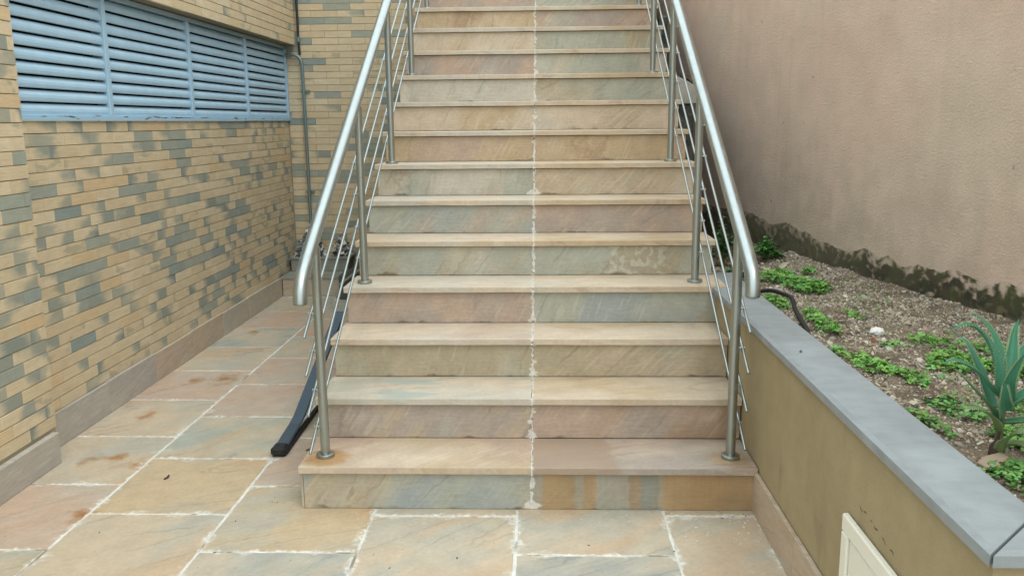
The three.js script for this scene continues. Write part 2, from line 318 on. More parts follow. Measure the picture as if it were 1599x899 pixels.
    const put = (x, p) => { pos.push(x, p[0], p[1]); uv.push(...tu(x, p[0], p[1], p[2])); };
    for (let k = 0; k < seg; k++) {
      const x0 = lerp(xa, xb, k / seg), x1 = lerp(xa, xb, (k + 1) / seg), a = prof(k), b = prof(k + 1);
      for (let q = 0; q < 7; q++) { const w = (q + 1) % 7; if (q === 6) continue; put(x0, a[q]); put(x1, b[q]); put(x1, b[w]); put(x0, a[q]); put(x1, b[w]); put(x0, a[w]); }
    }
    for (const [x, k, fl] of [[xa, 0, 1], [xb, seg, 0]]) { const a = prof(k); for (let q = 1; q < 6; q++) { const t = [a[0], a[q], a[q + 1]]; if (fl) t.reverse(); t.reverse(); for (const p of t) put(x, p); } }
    mesh('tread', raw(pos, uv), mTread, stairs);
  }
  // concrete body under the cladding
  const sh = new THREE.Shape(); sh.moveTo(0.04, -0.03);
  for (let n = 0; n < NST; n++) { sh.lineTo(n * T + 0.042, n * R + (n ? -TH - 0.006 : -0.03)); sh.lineTo(n * T + 0.042, (n + 1) * R - TH - 0.006); }
  sh.lineTo(NST * T + 1.5, NST * R - TH - 0.006); sh.lineTo(NST * T + 1.5, -0.03);
  const core = new THREE.ExtrudeGeometry(sh, { depth: 0.84 + 0.866, bevelEnabled: false }); core.rotateY(Math.PI / 2); core.translate(-0.866, 0, 0);
  mesh('core', core, mDarkCore, stairs);
  // lumpy white mortar in the middle joint: a bead per riser and tread
  for (let n = 0; n < 15; n++) {
    const pos = [], rj = rng(n * 7 + 3), uv = [];
    const line = [];
    for (let k = 0; k <= 12; k++) line.push([n * R + 0.001 + k / 12 * (R - TH - 0.004), -n * T - NOSE, 0]);
    line.push([(n + 1) * R - TH, -n * T + 0.0, 0], [(n + 1) * R - 0.002, -n * T + 0.0, 0]);
    for (let k = 0; k <= 10; k++) line.push([(n + 1) * R, -n * T - 0.003 - k / 10 * (T - 0.005 + NOSE - 0.003), 1]);
    let pw = 0.003;
    const sec = line.map(([y, z, top], k) => { pw = top ? 0.0016 + rj() * 0.0026 : 0.0016 + rj() * 0.0034 + 0.008 * Math.max(0, fbm(y * 22, n * 3.7, 2)) + (k < 3 ? rj() * 0.012 : 0) + (rj() > 0.8 ? 0.006 : 0); const h = 0.001 + rj() * (top ? 0.0008 : 0.0028), o = (rj() - 0.5) * 0.004; return { y, z, top, w: pw, h, o }; });
    for (let k = 0; k < sec.length - 1; k++) {
      const a = sec[k], b = sec[k + 1];
      const P = (q, e, r) => [q.o + e * q.w, q.y + (q.top ? (r ? q.h : -0.002) : 0), q.z + (q.top ? 0 : (r ? q.h : -0.002))];
      const st = [[-1, 0], [-0.55, 1], [0.5, 1], [1, 0]];
      for (let e = 0; e < 3; e++) { const A = P(a, ...st[e]), B = P(a, ...st[e + 1]), C = P(b, ...st[e + 1]), D = P(b, ...st[e]); pos.push(...A, ...B, ...C, ...A, ...C, ...D); for (const v of [A, B, C, A, C, D]) uv.push(v[0], v[1] - v[2]); }
    }
    mesh('joint_mortar', raw(pos, uv), mGrout, stairs);
  }
  // stone return at the left end of the lowest step
  mesh('end_tile', cbox([XL + 0.001, 0.001, -T - 0.01], [XL + 0.0105, R - TH - 0.003, -0.019], 0.0012, (x, y, z) => [0.05 + z * 0.1, 0.02 + y * 0.3]), mRiser, stairs);
}

// ───────────────────────── handrails
function handrail(name, label, X, sgn, off, rods) {
  const t = thing(name, label, 'handrail', [X, R, -0.109], 0);
  const L = (x, y, z) => [x - X, y - R, z + 0.109];
  const line = (o, z) => o - z * R / T;
  const rx = X - sgn * -0.008 * 0 + sgn * 0.012;
  // rail: straight up the slope, its low end curving down
  const pts = [[rx, line(off, -5.2), -5.2]];
  for (let k = 1; k < 9; k++) { const z = lerp(-5.2, -0.08, k / 8); pts.push([rx, line(off, z), z]); }
  pts.push([rx, off - 0.004, 0.0], [rx, off - 0.042, 0.05], [rx, off - 0.08, 0.073], [rx, off - 0.105, 0.08], [rx, off - 0.125, 0.081]);
  const rail = mesh('rail', tube(pts.map((p) => L(...p)), 0.0262, 160, 28, false), mSteel, t);
  const cap = new THREE.SphereGeometry(0.0262, 24, 8, 0, Math.PI * 2, Math.PI / 2, Math.PI / 2); cap.scale(1, 0.35, 1); cap.translate(...L(rx, off - 0.125, 0.081)); mesh('end_cap', cap, mSteel, t);
    for (let k = 0; k < 6; k++) {
    const z = -0.109 - 3 * k * T, y0 = R * (1 + 3 * k), y1 = line(off, z) - 0.012;
    const p = mesh('post', rod(L(X, y0 + 0.012, z), L(X, y1, z), 0.0183, 24), mSteelSatin, t);
    const fl = new THREE.LatheGeometry([[0.0, 0.0006], [0.0345, 0.0006], [0.0352, 0.002], [0.0352, 0.0125], [0.0335, 0.0145], [0.021, 0.0155], [0.0183, 0.0155]].map((q) => new THREE.Vector2(...q)), 32); fl.translate(...L(X, y0, z));
    mesh('base_flange', fl, mSteelSatin, p);
    const rxx = X + sgn * 0.029;
    const pins = [];
    for (const o of rods) { const y = line(o, z); pins.push(rod(L(X + sgn * 0.012, y, z), L(rxx + sgn * 0.0065, y, z), 0.004, 8), rod(L(rxx + sgn * 0.0055, y, z), L(rxx + sgn * 0.0085, y, z), 0.0052, 8)); }
    for (let q = 0; q < rods.length; q++) mesh('bracket_pin', mergeGeometries([pins[q * 2], pins[q * 2 + 1]]), mSteelSatin, p);
  }
  for (const o of rods) { const z0 = 0.004; mesh('bar', rod(L(X + sgn * 0.029, line(o, z0), z0), L(X + sgn * 0.029, line(o, -5.1), -5.1), 0.0056, 12), mSteel, t); }
  return t;
}
handrail('stair_handrail', 'brushed steel handrail on the open left side of the stairs, beside the brick wall', -0.805, -1, 0.948, [0.837, 0.680, 0.534, 0.380, 0.231]);
handrail('stair_handrail', 'brushed steel handrail on the right side of the stairs, beside the planter wall', 0.765, 1, 0.972, [0.838, 0.698, 0.546, 0.400, 0.252]);

// ───────────────────────── brick walls
const CELLS = 128;
const brickMap = tex(2048, 1024, (i, j) => {   // 8 x 16 glazed brick faces of 256 x 64
  const ci = i >> 8, cj = j >> 6, id = cj * 8 + ci, u = (i & 255) / 256, v = (j & 63) / 64;
  const r1 = hash(id, 1), r2 = hash(id, 2), r3 = hash(id, 3), r4 = hash(id, 4);
  let c = mix([211, 195, 165], [202, 184, 151], r1);
  if (id >= 24 && id < 40) c = mix([206, 187, 150], [204, 178, 142], r2);
  if (id >= 112) c = mix([160, 163, 148], [138, 150, 146], r1);           // whole grey-green bricks
  const k = 1 + 0.05 * fbm(u * 3 + id * 5.1, v * 1 + id, 3) + 0.05 * noise(u * 2 + id, v * 18 + id * 3) + 0.02 * (r2 - 0.5);
  c = [c[0] * k, c[1] * k, c[2] * k];
  if (id >= 64 && id < 112) {                                              // kiln-flashed bricks: smoky patches from an end or a corner
    const dark = mix([116, 130, 130], [144, 149, 138], r3);
    const ex = r2 < 0.45 ? u : r2 < 0.9 ? 1 - u : Math.abs(u - r3);
    const ey = r4 < 0.4 ? v : r4 < 0.7 ? 1 - v : 0.2;
    const d = ex * (1.0 + 0.9 * r1) + ey * 0.45 + 0.55 * fbm(u * 1.7 + id * 3.3, v * 1.0 + id * 1.7, 3);
    c = mix(c, dark, (0.55 + 0.4 * r4) * (1 - sm(0.12 + 0.35 * r3, 0.8 + 0.5 * r3, d)));
  }
  if (id >= 40 && id < 64) c = mix(c, [158, 152, 130], 0.6 * sm(0.0, 0.35, fbm(u * 2 + id * 2.2, v * 1.2 + id, 3)));
  return speck(c, i, j, 8);
}, true, false);
const mBrick = M({ map: brickMap, roughness: 0.5, bumpMap: rep(stoneBump, 16, 10), bumpScale: 0.0012 });
const BL = 0.236, BH = 0.0572;
const brickGeo = [...Array(CELLS)].map((_, id) => {
  const ci = id & 7, cj = id >> 3;
  return cbox([-BL / 2 + 0.0008, -BH / 2 + 0.002, -0.02], [BL / 2 - 0.0008, BH / 2 - 0.002, 0], 0.0011, (x, y) => [(ci + 0.02 + 0.96 * (x / BL + 0.5)) / 8, (cj + 0.04 + 0.92 * (y / BH + 0.5)) / 16]);
});
// bricks over local x from u0 to u1 and y from v0 up, laid in courses; near(u, v) orders them by size in view
function lay(parent, u0, u1, v0, rows, near, mixof, bond, seed, limit = 300) {
  const r = rng(seed), list = [];
  for (let c = 0; c < rows; c++) {
    let u = u0 - bond(c, r) * BL;
    while (u < u1 - 0.004) {
      const a = Math.max(u0, u), b = Math.min(u1, u + BL);
      if (b - a > 0.012) list.push({ x: (a + b) / 2, y: v0 + (c + 0.5) * BH, w: (b - a) / BL, id: mixof(r, (a + b) / 2, c), z: (r() - 0.5) * 0.0034, t: (r() - 0.5) * 0.009, f: r() > 0.5 });
      u += BL;
    }
  }
  list.sort((p, q) => near(p) - near(q));
  const rest = [];
  list.forEach((b, i) => {
    const m = new THREE.Object3D(); m.position.set(b.x, b.y, b.z); m.rotation.set(b.t * 0.6, b.t * 0.5, 0); m.scale.set(b.w, 1, 1);
    if (i < limit) { const o = mesh('brick', brickGeo[b.id], mBrick, parent); o.position.copy(m.position); o.rotation.copy(m.rotation); o.scale.copy(m.scale); o.name = 'brick' + (i ? '_' + String(i).padStart(3, '0') : ''); }
    else { m.updateMatrix(); rest.push(brickGeo[b.id].clone().applyMatrix4(m.matrix)); }
  });
  if (rest.length) mesh('brickwork', mergeGeometries(rest), mBrick, parent).userData.kind = 'stuff';
}
const pickLeft = (r, u = 0, c = 0) => { if (noise(u * 1.7 + 4, c * 0.33 + 2) > 0.12 && r() < 0.6) return r() < 0.75 ? 64 + Math.floor(r() * 48) : 112 + Math.floor(r() * 16); const q = r(); return q < 0.40 ? Math.floor(r() * 24) : q < 0.46 ? 24 + Math.floor(r() * 16) : q < 0.60 ? 40 + Math.floor(r() * 24) : q < 0.93 ? 64 + Math.floor(r() * 48) : 112 + Math.floor(r() * 16); };
const pickBack = (r) => { const q = r(); return q < 0.60 ? Math.floor(r() * 24) : q < 0.68 ? 40 + Math.floor(r() * 24) : q < 0.75 ? 64 + Math.floor(r() * 48) : 112 + Math.floor(r() * 16); };
const pickUp = (r) => { const q = r(); return q < 0.62 ? Math.floor(r() * 24) : q < 0.75 ? 24 + Math.floor(r() * 16) : q < 0.88 ? 40 + Math.floor(r() * 24) : 64 + Math.floor(r() * 48); };
const thirds = (c, r) => ((c * 0.37 + r() * 0.2) % 1), half = (c, r) => (c % 2 ? 0.5 : 0) + 0.03 * r();

const skirtTex = tex(1024, 256, (i, j) => { const x = i / 1024 * 4, y = j / 256; const k = Math.floor(x * 2), P = [[[188, 172, 148], [176, 168, 152], [190, 164, 134]], [[170, 162, 152], [178, 168, 156], [166, 160, 150]], [[190, 164, 136], [180, 164, 142], [186, 152, 122]]][k % 3]; return speck(stone(x, y, k * 2.9, { c: P, w: 0.3, a: 0.9 }), i, j); });
const mSkirt = M({ map: skirtTex, roughness: 0.7, bumpMap: rep(stoneBump, 4, 2), bumpScale: 0.0016 });
function skirting(parent, list, k0) { list.forEach(([a, b], i) => { const k = (i + k0) % 8; mesh('skirting_tile', cbox(a, b, 0.0015, (x, y, z) => [(k + 0.05 + 0.9 * Math.min(1, Math.abs(Math.abs(b[2] - a[2]) > Math.abs(b[0] - a[0]) ? z - a[2] : x - a[0]) / 0.6)) / 8, y * 4]), mSkirt, parent); }); }

// long left wall under the louvre: local x runs away from the camera, local z faces the stairs
const wallL = thing('brick_wall', 'long yellow brick wall with smoky blue patches below the blue louvre', 'brick wall', [-2.195, 0, -0.5], Math.PI / 2);
mesh('wall_body', cbox([0.0, 0, -0.35], [4.205, 1.474, -0.0055], 0.001), mBrickMortar, wallL);
lay(wallL, 0.002, 4.2, 0.160, 23, (b) => b.x - b.y * 0.2, pickLeft, thirds, 21);
{ const l = []; for (let k = 0; k < 7; k++) { const a = k * 0.545 - 0.0 + 0.085, b = Math.min(3.66, a + 0.543); if (k === 0) l.push([[0.0, 0.001, 0.0022], [0.083, 0.165, 0.02]]); l.push([[a, 0.001, 0.0022], [b, 0.163 + 0.003 * (k % 2), 0.02 + 0.0012 * (k % 3)]]); }
  l.forEach(([a, b], i) => mesh('skirting_tile', cbox(a, b, 0.0015, (x, y) => [((i * 3 + 1) % 8 + 0.05 + 0.9 * Math.min(1, (x - a[0]) / 0.56)) / 8, y * 4]), mSkirt, wallL)); }

// pier at the left edge of the view, standing proud of the wall
const pier = thing('brick_pier', 'yellow brick pier standing proud of the wall at the left end of the louvre', 'brick pier', [-2.10, 0, 2.4], Math.PI / 2);
mesh('wall_body', cbox([0, 0, -0.45], [2.905, 4.0, -0.0055], 0.001), mBrickMortar, pier);
lay(pier, 1.3, 2.905, 0.150, 42, (b) => -b.x * 1.0 + Math.abs(b.y - 1) * 0.5, pickLeft, thirds, 45);
{ const l = [[[1.2, 0.001, 0.0022], [1.74, 0.139, 0.030]], [[1.743, 0.001, 0.0022], [2.3, 0.141, 0.031]], [[2.303, 0.001, 0.0022], [2.865, 0.140, 0.0305]]];
  l.forEach(([a, b], i) => mesh('skirting_tile', cbox(a, b, 0.002, (x, y) => [([3, 2, 4][i] + 0.05 + 0.9 * Math.min(1, (x - a[0]) / 0.6)) / 8, y * 4]), mSkirt, pier)); }

// upper wall that overhangs the louvre
const wallU = thing('brick_wall', 'upper yellow brick wall overhanging the top of the blue louvre', 'brick wall', [-2.10, 2.12, -0.51], Math.PI / 2);
mesh('wall_body', cbox([0.0, 0.002, -0.45], [4.195, 1.88, -0.0055], 0.001), M({ color: S(150, 138, 112), roughness: 0.95, bumpMap: rep(grainBump, 8, 8), bumpScale: 0.001 }), wallU);
lay(wallU, 0.9, 4.19, 0.0, 17, (b) => b.y * 2 + b.x * 0.1, pickUp, thirds, 63);

// wall facing the camera at the back left
const wallB = thing('brick_wall', 'yellow and grey green brick wall facing the camera at the back, left of the stairs', 'brick wall', [-2.195, 0, -4.725], 0);
mesh('wall_body', cbox([-0.4, 0, -0.4], [1.28, 4.0, -0.0055], 0.001), mBrickMortar, wallB);
lay(wallB, 0.002, 1.278, 0.2952 + 0.0008, 47, (b) => Math.abs(b.y - 1.4), pickBack, half, 83);
mesh('wall_return', cbox([1.02, 0, -4.0], [1.28, 4.0, -0.402], 0.001), mBrickMortar, wallB);

// ───────────────────────── louvre
{
  const paint = tex(512, 256, (i, j) => { const n = fbm(i / 64, j / 32, 4, 8), m = noise(i / 3, j / 40, 171, 7); return speck([164 + 9 * n + 4 * m, 197 + 8 * n + 4 * m, 219 + 7 * n + 4 * m], i, j, 6); });
  const mBlue = M({ map: paint, roughness: 0.45 });
  const rustRail = tex(1024, 32, (i, j) => { const n = fbm(i / 26, j / 14 + 4, 3, 256), e = sm(0.08, 0.3, n + 0.18 * noise(i / 150, 2) - 0.02 - Math.abs(j / 32 - 0.62) * 0.9); return speck(mix([158, 195, 219], [96, 76, 62], 0.85 * e), i, j, 6); });
  const mRail = M({ map: rustRail, roughness: 0.55 });
  const t = thing('louvred_vent', 'light blue metal louvre of four slatted panels set in the left brick wall', 'louvre', [-2.195, 1.474, -0.34], Math.PI / 2);
  const len = 4.385, H = 0.645;
  mesh('frame', cbox([0, 0.0015, -0.06], [len, 0.028, 0.014], 0.002, (x, y, z, ax) => [x / 4.4, ax === 1 ? 0.9 : y / 0.03 * 0.95]), mRail, t);
  mesh('frame', cbox([0, H - 0.028, -0.06], [len, H - 0.002, 0.004], 0.002), mBlue, t);
  mesh('frame', cbox([len - 0.04, 0.0285, -0.06], [len - 0.002, H - 0.0285, 0.010], 0.002), mBlue, t);
  mesh('frame', cbox([0.0, 0.0285, -0.06], [0.04, H - 0.0285, 0.010], 0.002), mBlue, t);
  const mul = [1.125, 2.215, 3.302];
  for (const x of mul) mesh('mullion', cbox([x - 0.02, 0.0285, -0.06], [x + 0.02, H - 0.0285, 0.008], 0.003), mBlue, t);
  const xs = [0.02, ...mul, len - 0.022], r = rng(5);
  for (let p = 0; p < 4; p++) {
    const a = xs[p] + 0.0205, b = xs[p + 1] - 0.0205, L = b - a;
    const s = new THREE.Shape(), o = [[0.0, 0.0], [0.004, -0.004], [0.0065, 0.0], [0.008, 0.013], [0.006, 0.025], [0.0, 0.036], [-0.010, 0.0475], [-0.012, 0.046], [-0.003, 0.035], [0.003, 0.025], [0.005, 0.013], [0.0035, 0.003]];
    s.moveTo(...o[0]); o.slice(1).forEach((q) => s.lineTo(...q));
    const g = new THREE.ExtrudeGeometry(s, { depth: L, bevelEnabled: false });   // profile in xy, along z
    g.applyMatrix4(new THREE.Matrix4().set(0, 0, 1, 0, 0, 1, 0, 0, 1, 0, 0, 0, 0, 0, 0, 1)); { const ix = g.index; const q = g.attributes.position; if (!ix) { for (let k = 0; k < q.count; k += 3) for (const at of Object.values(g.attributes)) for (let e = 0; e < at.itemSize; e++) { const w = at.array[(k + 1) * at.itemSize + e]; at.array[(k + 1) * at.itemSize + e] = at.array[(k + 2) * at.itemSize + e]; at.array[(k + 2) * at.itemSize + e] = w; } } }
    g.computeVertexNormals();
    for (let k = 0; k < 10; k++) { const o2 = mesh('slat', g, mBlue, t); o2.position.set(a, 0.03 + k * 0.0592, -0.008 + (r() - 0.5) * 0.002); o2.rotation.z = (r() - 0.5) * 0.0012; }
  }
  mesh('back_panel', cbox([0.0, 0.003, -0.1], [len, H - 0.003, -0.09], 0.001), M({ color: S(16, 20, 26), roughness: 0.9 }), t);
}

// ───────────────────────── pipes in the corner
{
  const mPipe = M({ color: S(118, 138, 138), metalness: 0.35, roughness: 0.42 });
  const t = thing('conduit_pipe', 'thin grey metal conduit bending down the back brick wall beside the louvre', 'pipe', [-2.045, 0.3, -4.69]);
  mesh('pipe', tube([[-0.135, 1.742, 0.0], [-0.09, 1.742, 0], [-0.05, 1.735, 0], [-0.02, 1.712, 0], [-0.004, 1.672, 0], [0.0, 1.6, 0], [0.004, 1.0, 0], [0.006, 0.0, 0]], 0.0135, 80, 14), mPipe, t);
  mesh('sleeve', rod([-0.14, 1.742, 0], [-0.085, 1.742, 0], 0.017, 14), mPipe, t);
  for (const y of [1.43, 0.55]) { const c = mesh('clamp', mergeGeometries([rod([-0.002, y - 0.012, 0], [-0.002, y + 0.012, 0], 0.017, 14), cbox([0.012, y - 0.012, -0.03], [0.05, y + 0.012, -0.02], 0.001)].map((g) => g.index ? g.toNonIndexed() : g)), mPipe, t); void c; }
  const mB = M({ color: S(38, 42, 42), roughness: 0.55 });
  const k = thing('black_cable', 'black cable hanging down the edge of the upper brick wall by the conduit', 'cable', [-2.068, 2.02, -4.698]);
  mesh('cable', tube([[-0.006, 2.5, 0.0], [-0.004, 1.2, 0], [0.0, 0.4, 0], [0.0, 0.14, 0], [0.006, 0.02, 0.0]], 0.0105, 50, 10), mB, k);
  mesh('coupling', rod([0, 0.13, 0], [0, 0.17, 0], 0.0145, 12), mPipe, k);
}

// ───────────────────────── corner step, rubble, slab, black frame
{
  const sTex = tex(512, 256, (i, j) => speck(stone(i / 512, j / 512, 5, { c: [[142, 146, 134], [126, 134, 128], [156, 150, 132]], w: 0.2 }), i, j));
  const mGreen = M({ map: sTex, roughness: 0.7, bumpMap: rep(stoneBump, 2, 2), bumpScale: 0.002 });
  const t = thing('corner_step', 'two low stone steps in the back left corner with a tan riser and grey treads', 'steps', [-2.17, 0, -4.16]);
  mesh('riser', cbox([0, 0.001, -0.02], [0.5, 0.15, 0], 0.0015, (x, y) => [0.33 / 1 + x * 0.2, y * 4]), mSkirt, t);
  mesh('tread', cbox([-0.01, 0.1515, -0.29], [0.51, 0.172, 0.008], 0.002), mGreen, t);
  mesh('riser', cbox([0, 0.1735, -0.31], [0.5, 0.276, -0.29], 0.0015), mGreen, t);
  mesh('tread', cbox([-0.01, 0.2775, -0.56], [0.52, 0.2955, -0.28], 0.002), mGreen, t);
  mesh('core', cbox([0.002, 0, -0.56], [0.498, 0.15, -0.0215], 0.001), mDarkCore, t);
  mesh('core', cbox([0.003, 0.1735, -0.555], [0.497, 0.276, -0.312], 0.001), mDarkCore, t);
  // pile of broken chips
  const r = rng(19), gs = [], cols = [];
  for (let k = 0; k < 430; k++) {
    const left = r() < 0.68, cx = left ? -2.02 : -1.74, sx = left ? 0.13 : 0.07, q = r(), x = cx + (r() + r() - 1) * sx, z = -4.565 + (r() + r() - 1) * 0.1, h = (left ? 0.28 : 0.2) * Math.max(0, 1 - Math.hypot((x - cx) / sx, (z + 4.565) / 0.13));
    const g = cbox([-0.016 - r() * 0.026, -0.002, -0.01 - r() * 0.012], [0.016 + r() * 0.026, 0.003, 0.012 + r() * 0.012], 0.001);
    g.rotateX((r() - 0.5) * 1.6); g.rotateZ((r() - 0.5) * 1.6); g.rotateY(r() * 6.3); g.translate(x, 0.305 + h * r(), z);
    const v = q < 0.5 ? [0.6, 0.62, 0.6] : q < 0.72 ? [0.16, 0.17, 0.17] : q < 0.85 ? [0.05, 0.05, 0.05] : [0.3, 0.27, 0.2], n = g.attributes.position.count; const a = new Float32Array(n * 3); for (let i = 0; i < n; i++) a.set(v, i * 3); g.setAttribute('color', new THREE.BufferAttribute(a, 3)); gs.push(g);
  }
  const pile = mesh('rubble_pile', mergeGeometries(gs), M({ vertexColors: true, roughness: 0.8 })); tag(pile, 'heap of pale and dark stone chips on top of the corner steps', 'rubble', { kind: 'stuff' });
  // dark block beside the steps
  const b = thing('stone_block', 'dark grey stone block with a sloping top between the corner steps and the stairs', 'stone block', [-1.655, 0, -4.02]);
  const sh = new THREE.Shape([[0, 0], [0.36, 0], [0.36, 0.34], [0.2, 0.33], [0.04, 0.2], [0, 0.19]].map((p) => new THREE.Vector2(...p)));
  const bg = new THREE.ExtrudeGeometry(sh, { depth: 0.3, bevelEnabled: true, bevelSize: 0.006, bevelThickness: 0.006, bevelSegments: 2 }); bg.translate(0.006, 0.006, -0.31);
  mesh('block', bg, M({ color: S(84, 86, 86), roughness: 0.8, bumpMap: rep(stoneBump, 2, 2), bumpScale: 0.004 }), b);
  mesh('edge_strip', (() => { const g = cbox([0, 0, 0], [0.3, 0.02, 0.012], 0.002); g.rotateZ(0.62); g.translate(0.01, 0.12, 0.0095); return g; })(), mGreen, b);
  // bent black frame lying by the stairs
  const mBlk = M({ color: S(64, 82, 98), roughness: 0.42, metalness: 0.1 }), mRub = M({ color: S(28, 30, 32), roughness: 0.7 });
  const f = thing('metal_frame', 'black bent metal bar with a rubber foot resting on the floor beside the left handrail', 'metal bar', [-1.13, 0, -0.55]);
  const strip = (pts, w, h) => {   // flat bar swept along pts (y up)
    const gs2 = [];
    for (let k = 0; k < pts.length - 1; k++) { const A = new THREE.Vector3(...pts[k]), B = new THREE.Vector3(...pts[k + 1]), d = B.clone().sub(A), L = d.length(), g = cbox([-w / 2, -h / 2, -L - 0.0015], [w / 2, h / 2, 0.0015], 0.003); const m = new THREE.Matrix4().lookAt(A, B, new THREE.Vector3(0, 1, 0)); g.applyMatrix4(m); g.translate(A.x, A.y, A.z); gs2.push(g); }
    return mergeGeometries(gs2);
  };
  mesh('arm', strip([[0, 0.027, -0.03], [-0.004, 0.036, -0.15], [-0.006, 0.045, -0.28], [0.0, 0.066, -0.34], [0.03, 0.225, -0.60], [0.055, 0.36, -0.84], [0.07, 0.44, -0.98]], 0.056, 0.014), mBlk, f);
  mesh('base_bar', strip([[0.022, 0.011, -0.02], [0.012, 0.011, -0.6], [0.04, 0.011, -1.15]], 0.022, 0.02), mRub, f);
  mesh('strut', strip([[0.04, 0.02, -0.98], [0.07, 0.425, -0.97]], 0.02, 0.012), mRub, f);
  const foot = cbox([-0.034, 0.0012, -0.05], [0.036, 0.046, 0.022], 0.012); mesh('rubber_foot', foot, mRub, f);
}

// ───────────────────────── planter wall on the right
const PX = 0.85, CAPY = 0.695;
{
  const plaster = tex(1024, 512, (i, j) => { const x = i / 1024 * 3, y = j / 512 * 0.75; const n = fbm(x * 2.2, y * 2.2, 4), m = fbm(x * 14, y * 14, 3), s = noise(x * 26, y * 3); let c = [160 + 9 * n + 6 * m + s, 146 + 9 * n + 6 * m + s, 114 + 9 * n + 6 * m + s];
    const cx = x - 2.46, cy = y - 0.475 + cx * 0.10 + 0.012 * noise(cx * 30, 2); if (cx > -0.12 && cx < 0.14) c = mix(c, [70, 62, 48], 0.9 * sm(0.0026, 0.0012, Math.abs(cy)) * sm(-0.1, 0.25, noise(cx * 40, 7)));   // hairline crack
    const sp = fbm(x * 9 + 3, y * 2.2, 3); c = mix(c, [118, 106, 82], 0.3 * sm(0.22, 0.5, sp) * (y < 0.3 ? 1 : 0.4)); return speck(c, i, j, 8); });
  const mPl = M({ map: plaster, roughness: 0.9, bumpMap: rep(grainBump, 14, 4), bumpScale: 0.0012 });
  const t = thing('planter_wall', 'low ochre plastered planter wall with a blue grey stone coping right of the stairs', 'wall', [PX, 0, 1.62]);
  const uvw = (x, y, z, ax) => [(ax === 0 ? z : x) / 3, y / 0.75];
  mesh('plaster_wall', cbox([0, 0, -2.88], [0.15, 0.667, 0], 0.002, uvw), mPl, t);
  mesh('plaster_return', cbox([0.1505, 0, -0.15], [1.5, 0.667, -0.0005], 0.002, uvw), M({ color: S(196, 190, 178), roughness: 0.9, bumpMap: rep(grainBump, 14, 4), bumpScale: 0.001 }), t);
  const capT = tex(1024, 512, (i, j) => { const x = i / 1024 * 2, y = j / 512; const n = fbm(x * 3, y * 3, 4), m = fbm(x * 5, y * 22, 3); const k = 1 + 0.13 * n + 0.07 * m; let c = [140 * k, 148 * k, 152 * k]; return speck(c, i, j, 8); });
  const mCap = M({ map: capT, roughness: 0.55, bumpMap: rep(stoneBump, 2, 2), bumpScale: 0.0012 });
  const slab = (poly) => { const s = new THREE.Shape(poly.map(([x, z]) => new THREE.Vector2(x, -z))); const g = new THREE.ExtrudeGeometry(s, { depth: 0.021, bevelEnabled: true, bevelSize: 0.002, bevelThickness: 0.002, bevelSegments: 2, bevelOffset: -0.002 }); g.rotateX(-Math.PI / 2); g.translate(0, 0.6715, 0); return g; };
  mesh('coping_slab', slab([[-0.02, -2.9], [0.155, -2.9], [0.155, -0.1555], [-0.02, 0.0205]]), mCap, t);
  mesh('coping_slab', slab([[-0.0145, 0.0225], [0.1595, -0.1525], [1.5, -0.1525], [1.5, 0.0225]]), mCap, t);
  const l = []; for (let k = 0; k < 4; k++) l.push([[-0.017, 0.001, -1.645 + k * 0.535], [-0.0022, 0.158 + (k % 2) * 0.003, -1.645 + k * 0.535 + 0.533]]);
  l.forEach(([a, b], i) => mesh('skirting_tile', cbox(a, [b[0], b[1], Math.min(b[2], 0.01)], 0.0015, (x, y, z) => [([5, 2, 5, 2][i] + 0.05 + 0.9 * Math.min(1, (z - a[2]) / 0.56)) / 8, y * 4]), mSkirt, t));
  // white access hatch
  const mHat = M({ color: S(230, 229, 216), roughness: 0.6, bumpMap: rep(grainBump, 3, 3), bumpScale: 0.0008 });
  const h = mesh('hatch', cbox([-0.006, 0.16, -0.66], [-0.003, 0.40, -0.18], 0.001), M({ color: S(58, 56, 50), roughness: 0.9 }), t);
  for (const [a, b] of [[[-0.02, 0.388, -0.70], [-0.0024, 0.436, -0.14]], [[-0.02, 0.1645, -0.70], [-0.0024, 0.3875, -0.655]], [[-0.02, 0.1645, -0.185], [-0.0024, 0.3875, -0.14]]]) mesh('frame', cbox(a, b, 0.004), mHat, h);
  mesh('door', cbox([-0.014, 0.17, -0.6495], [-0.0065, 0.3815, -0.1905], 0.002), mHat, h);
}

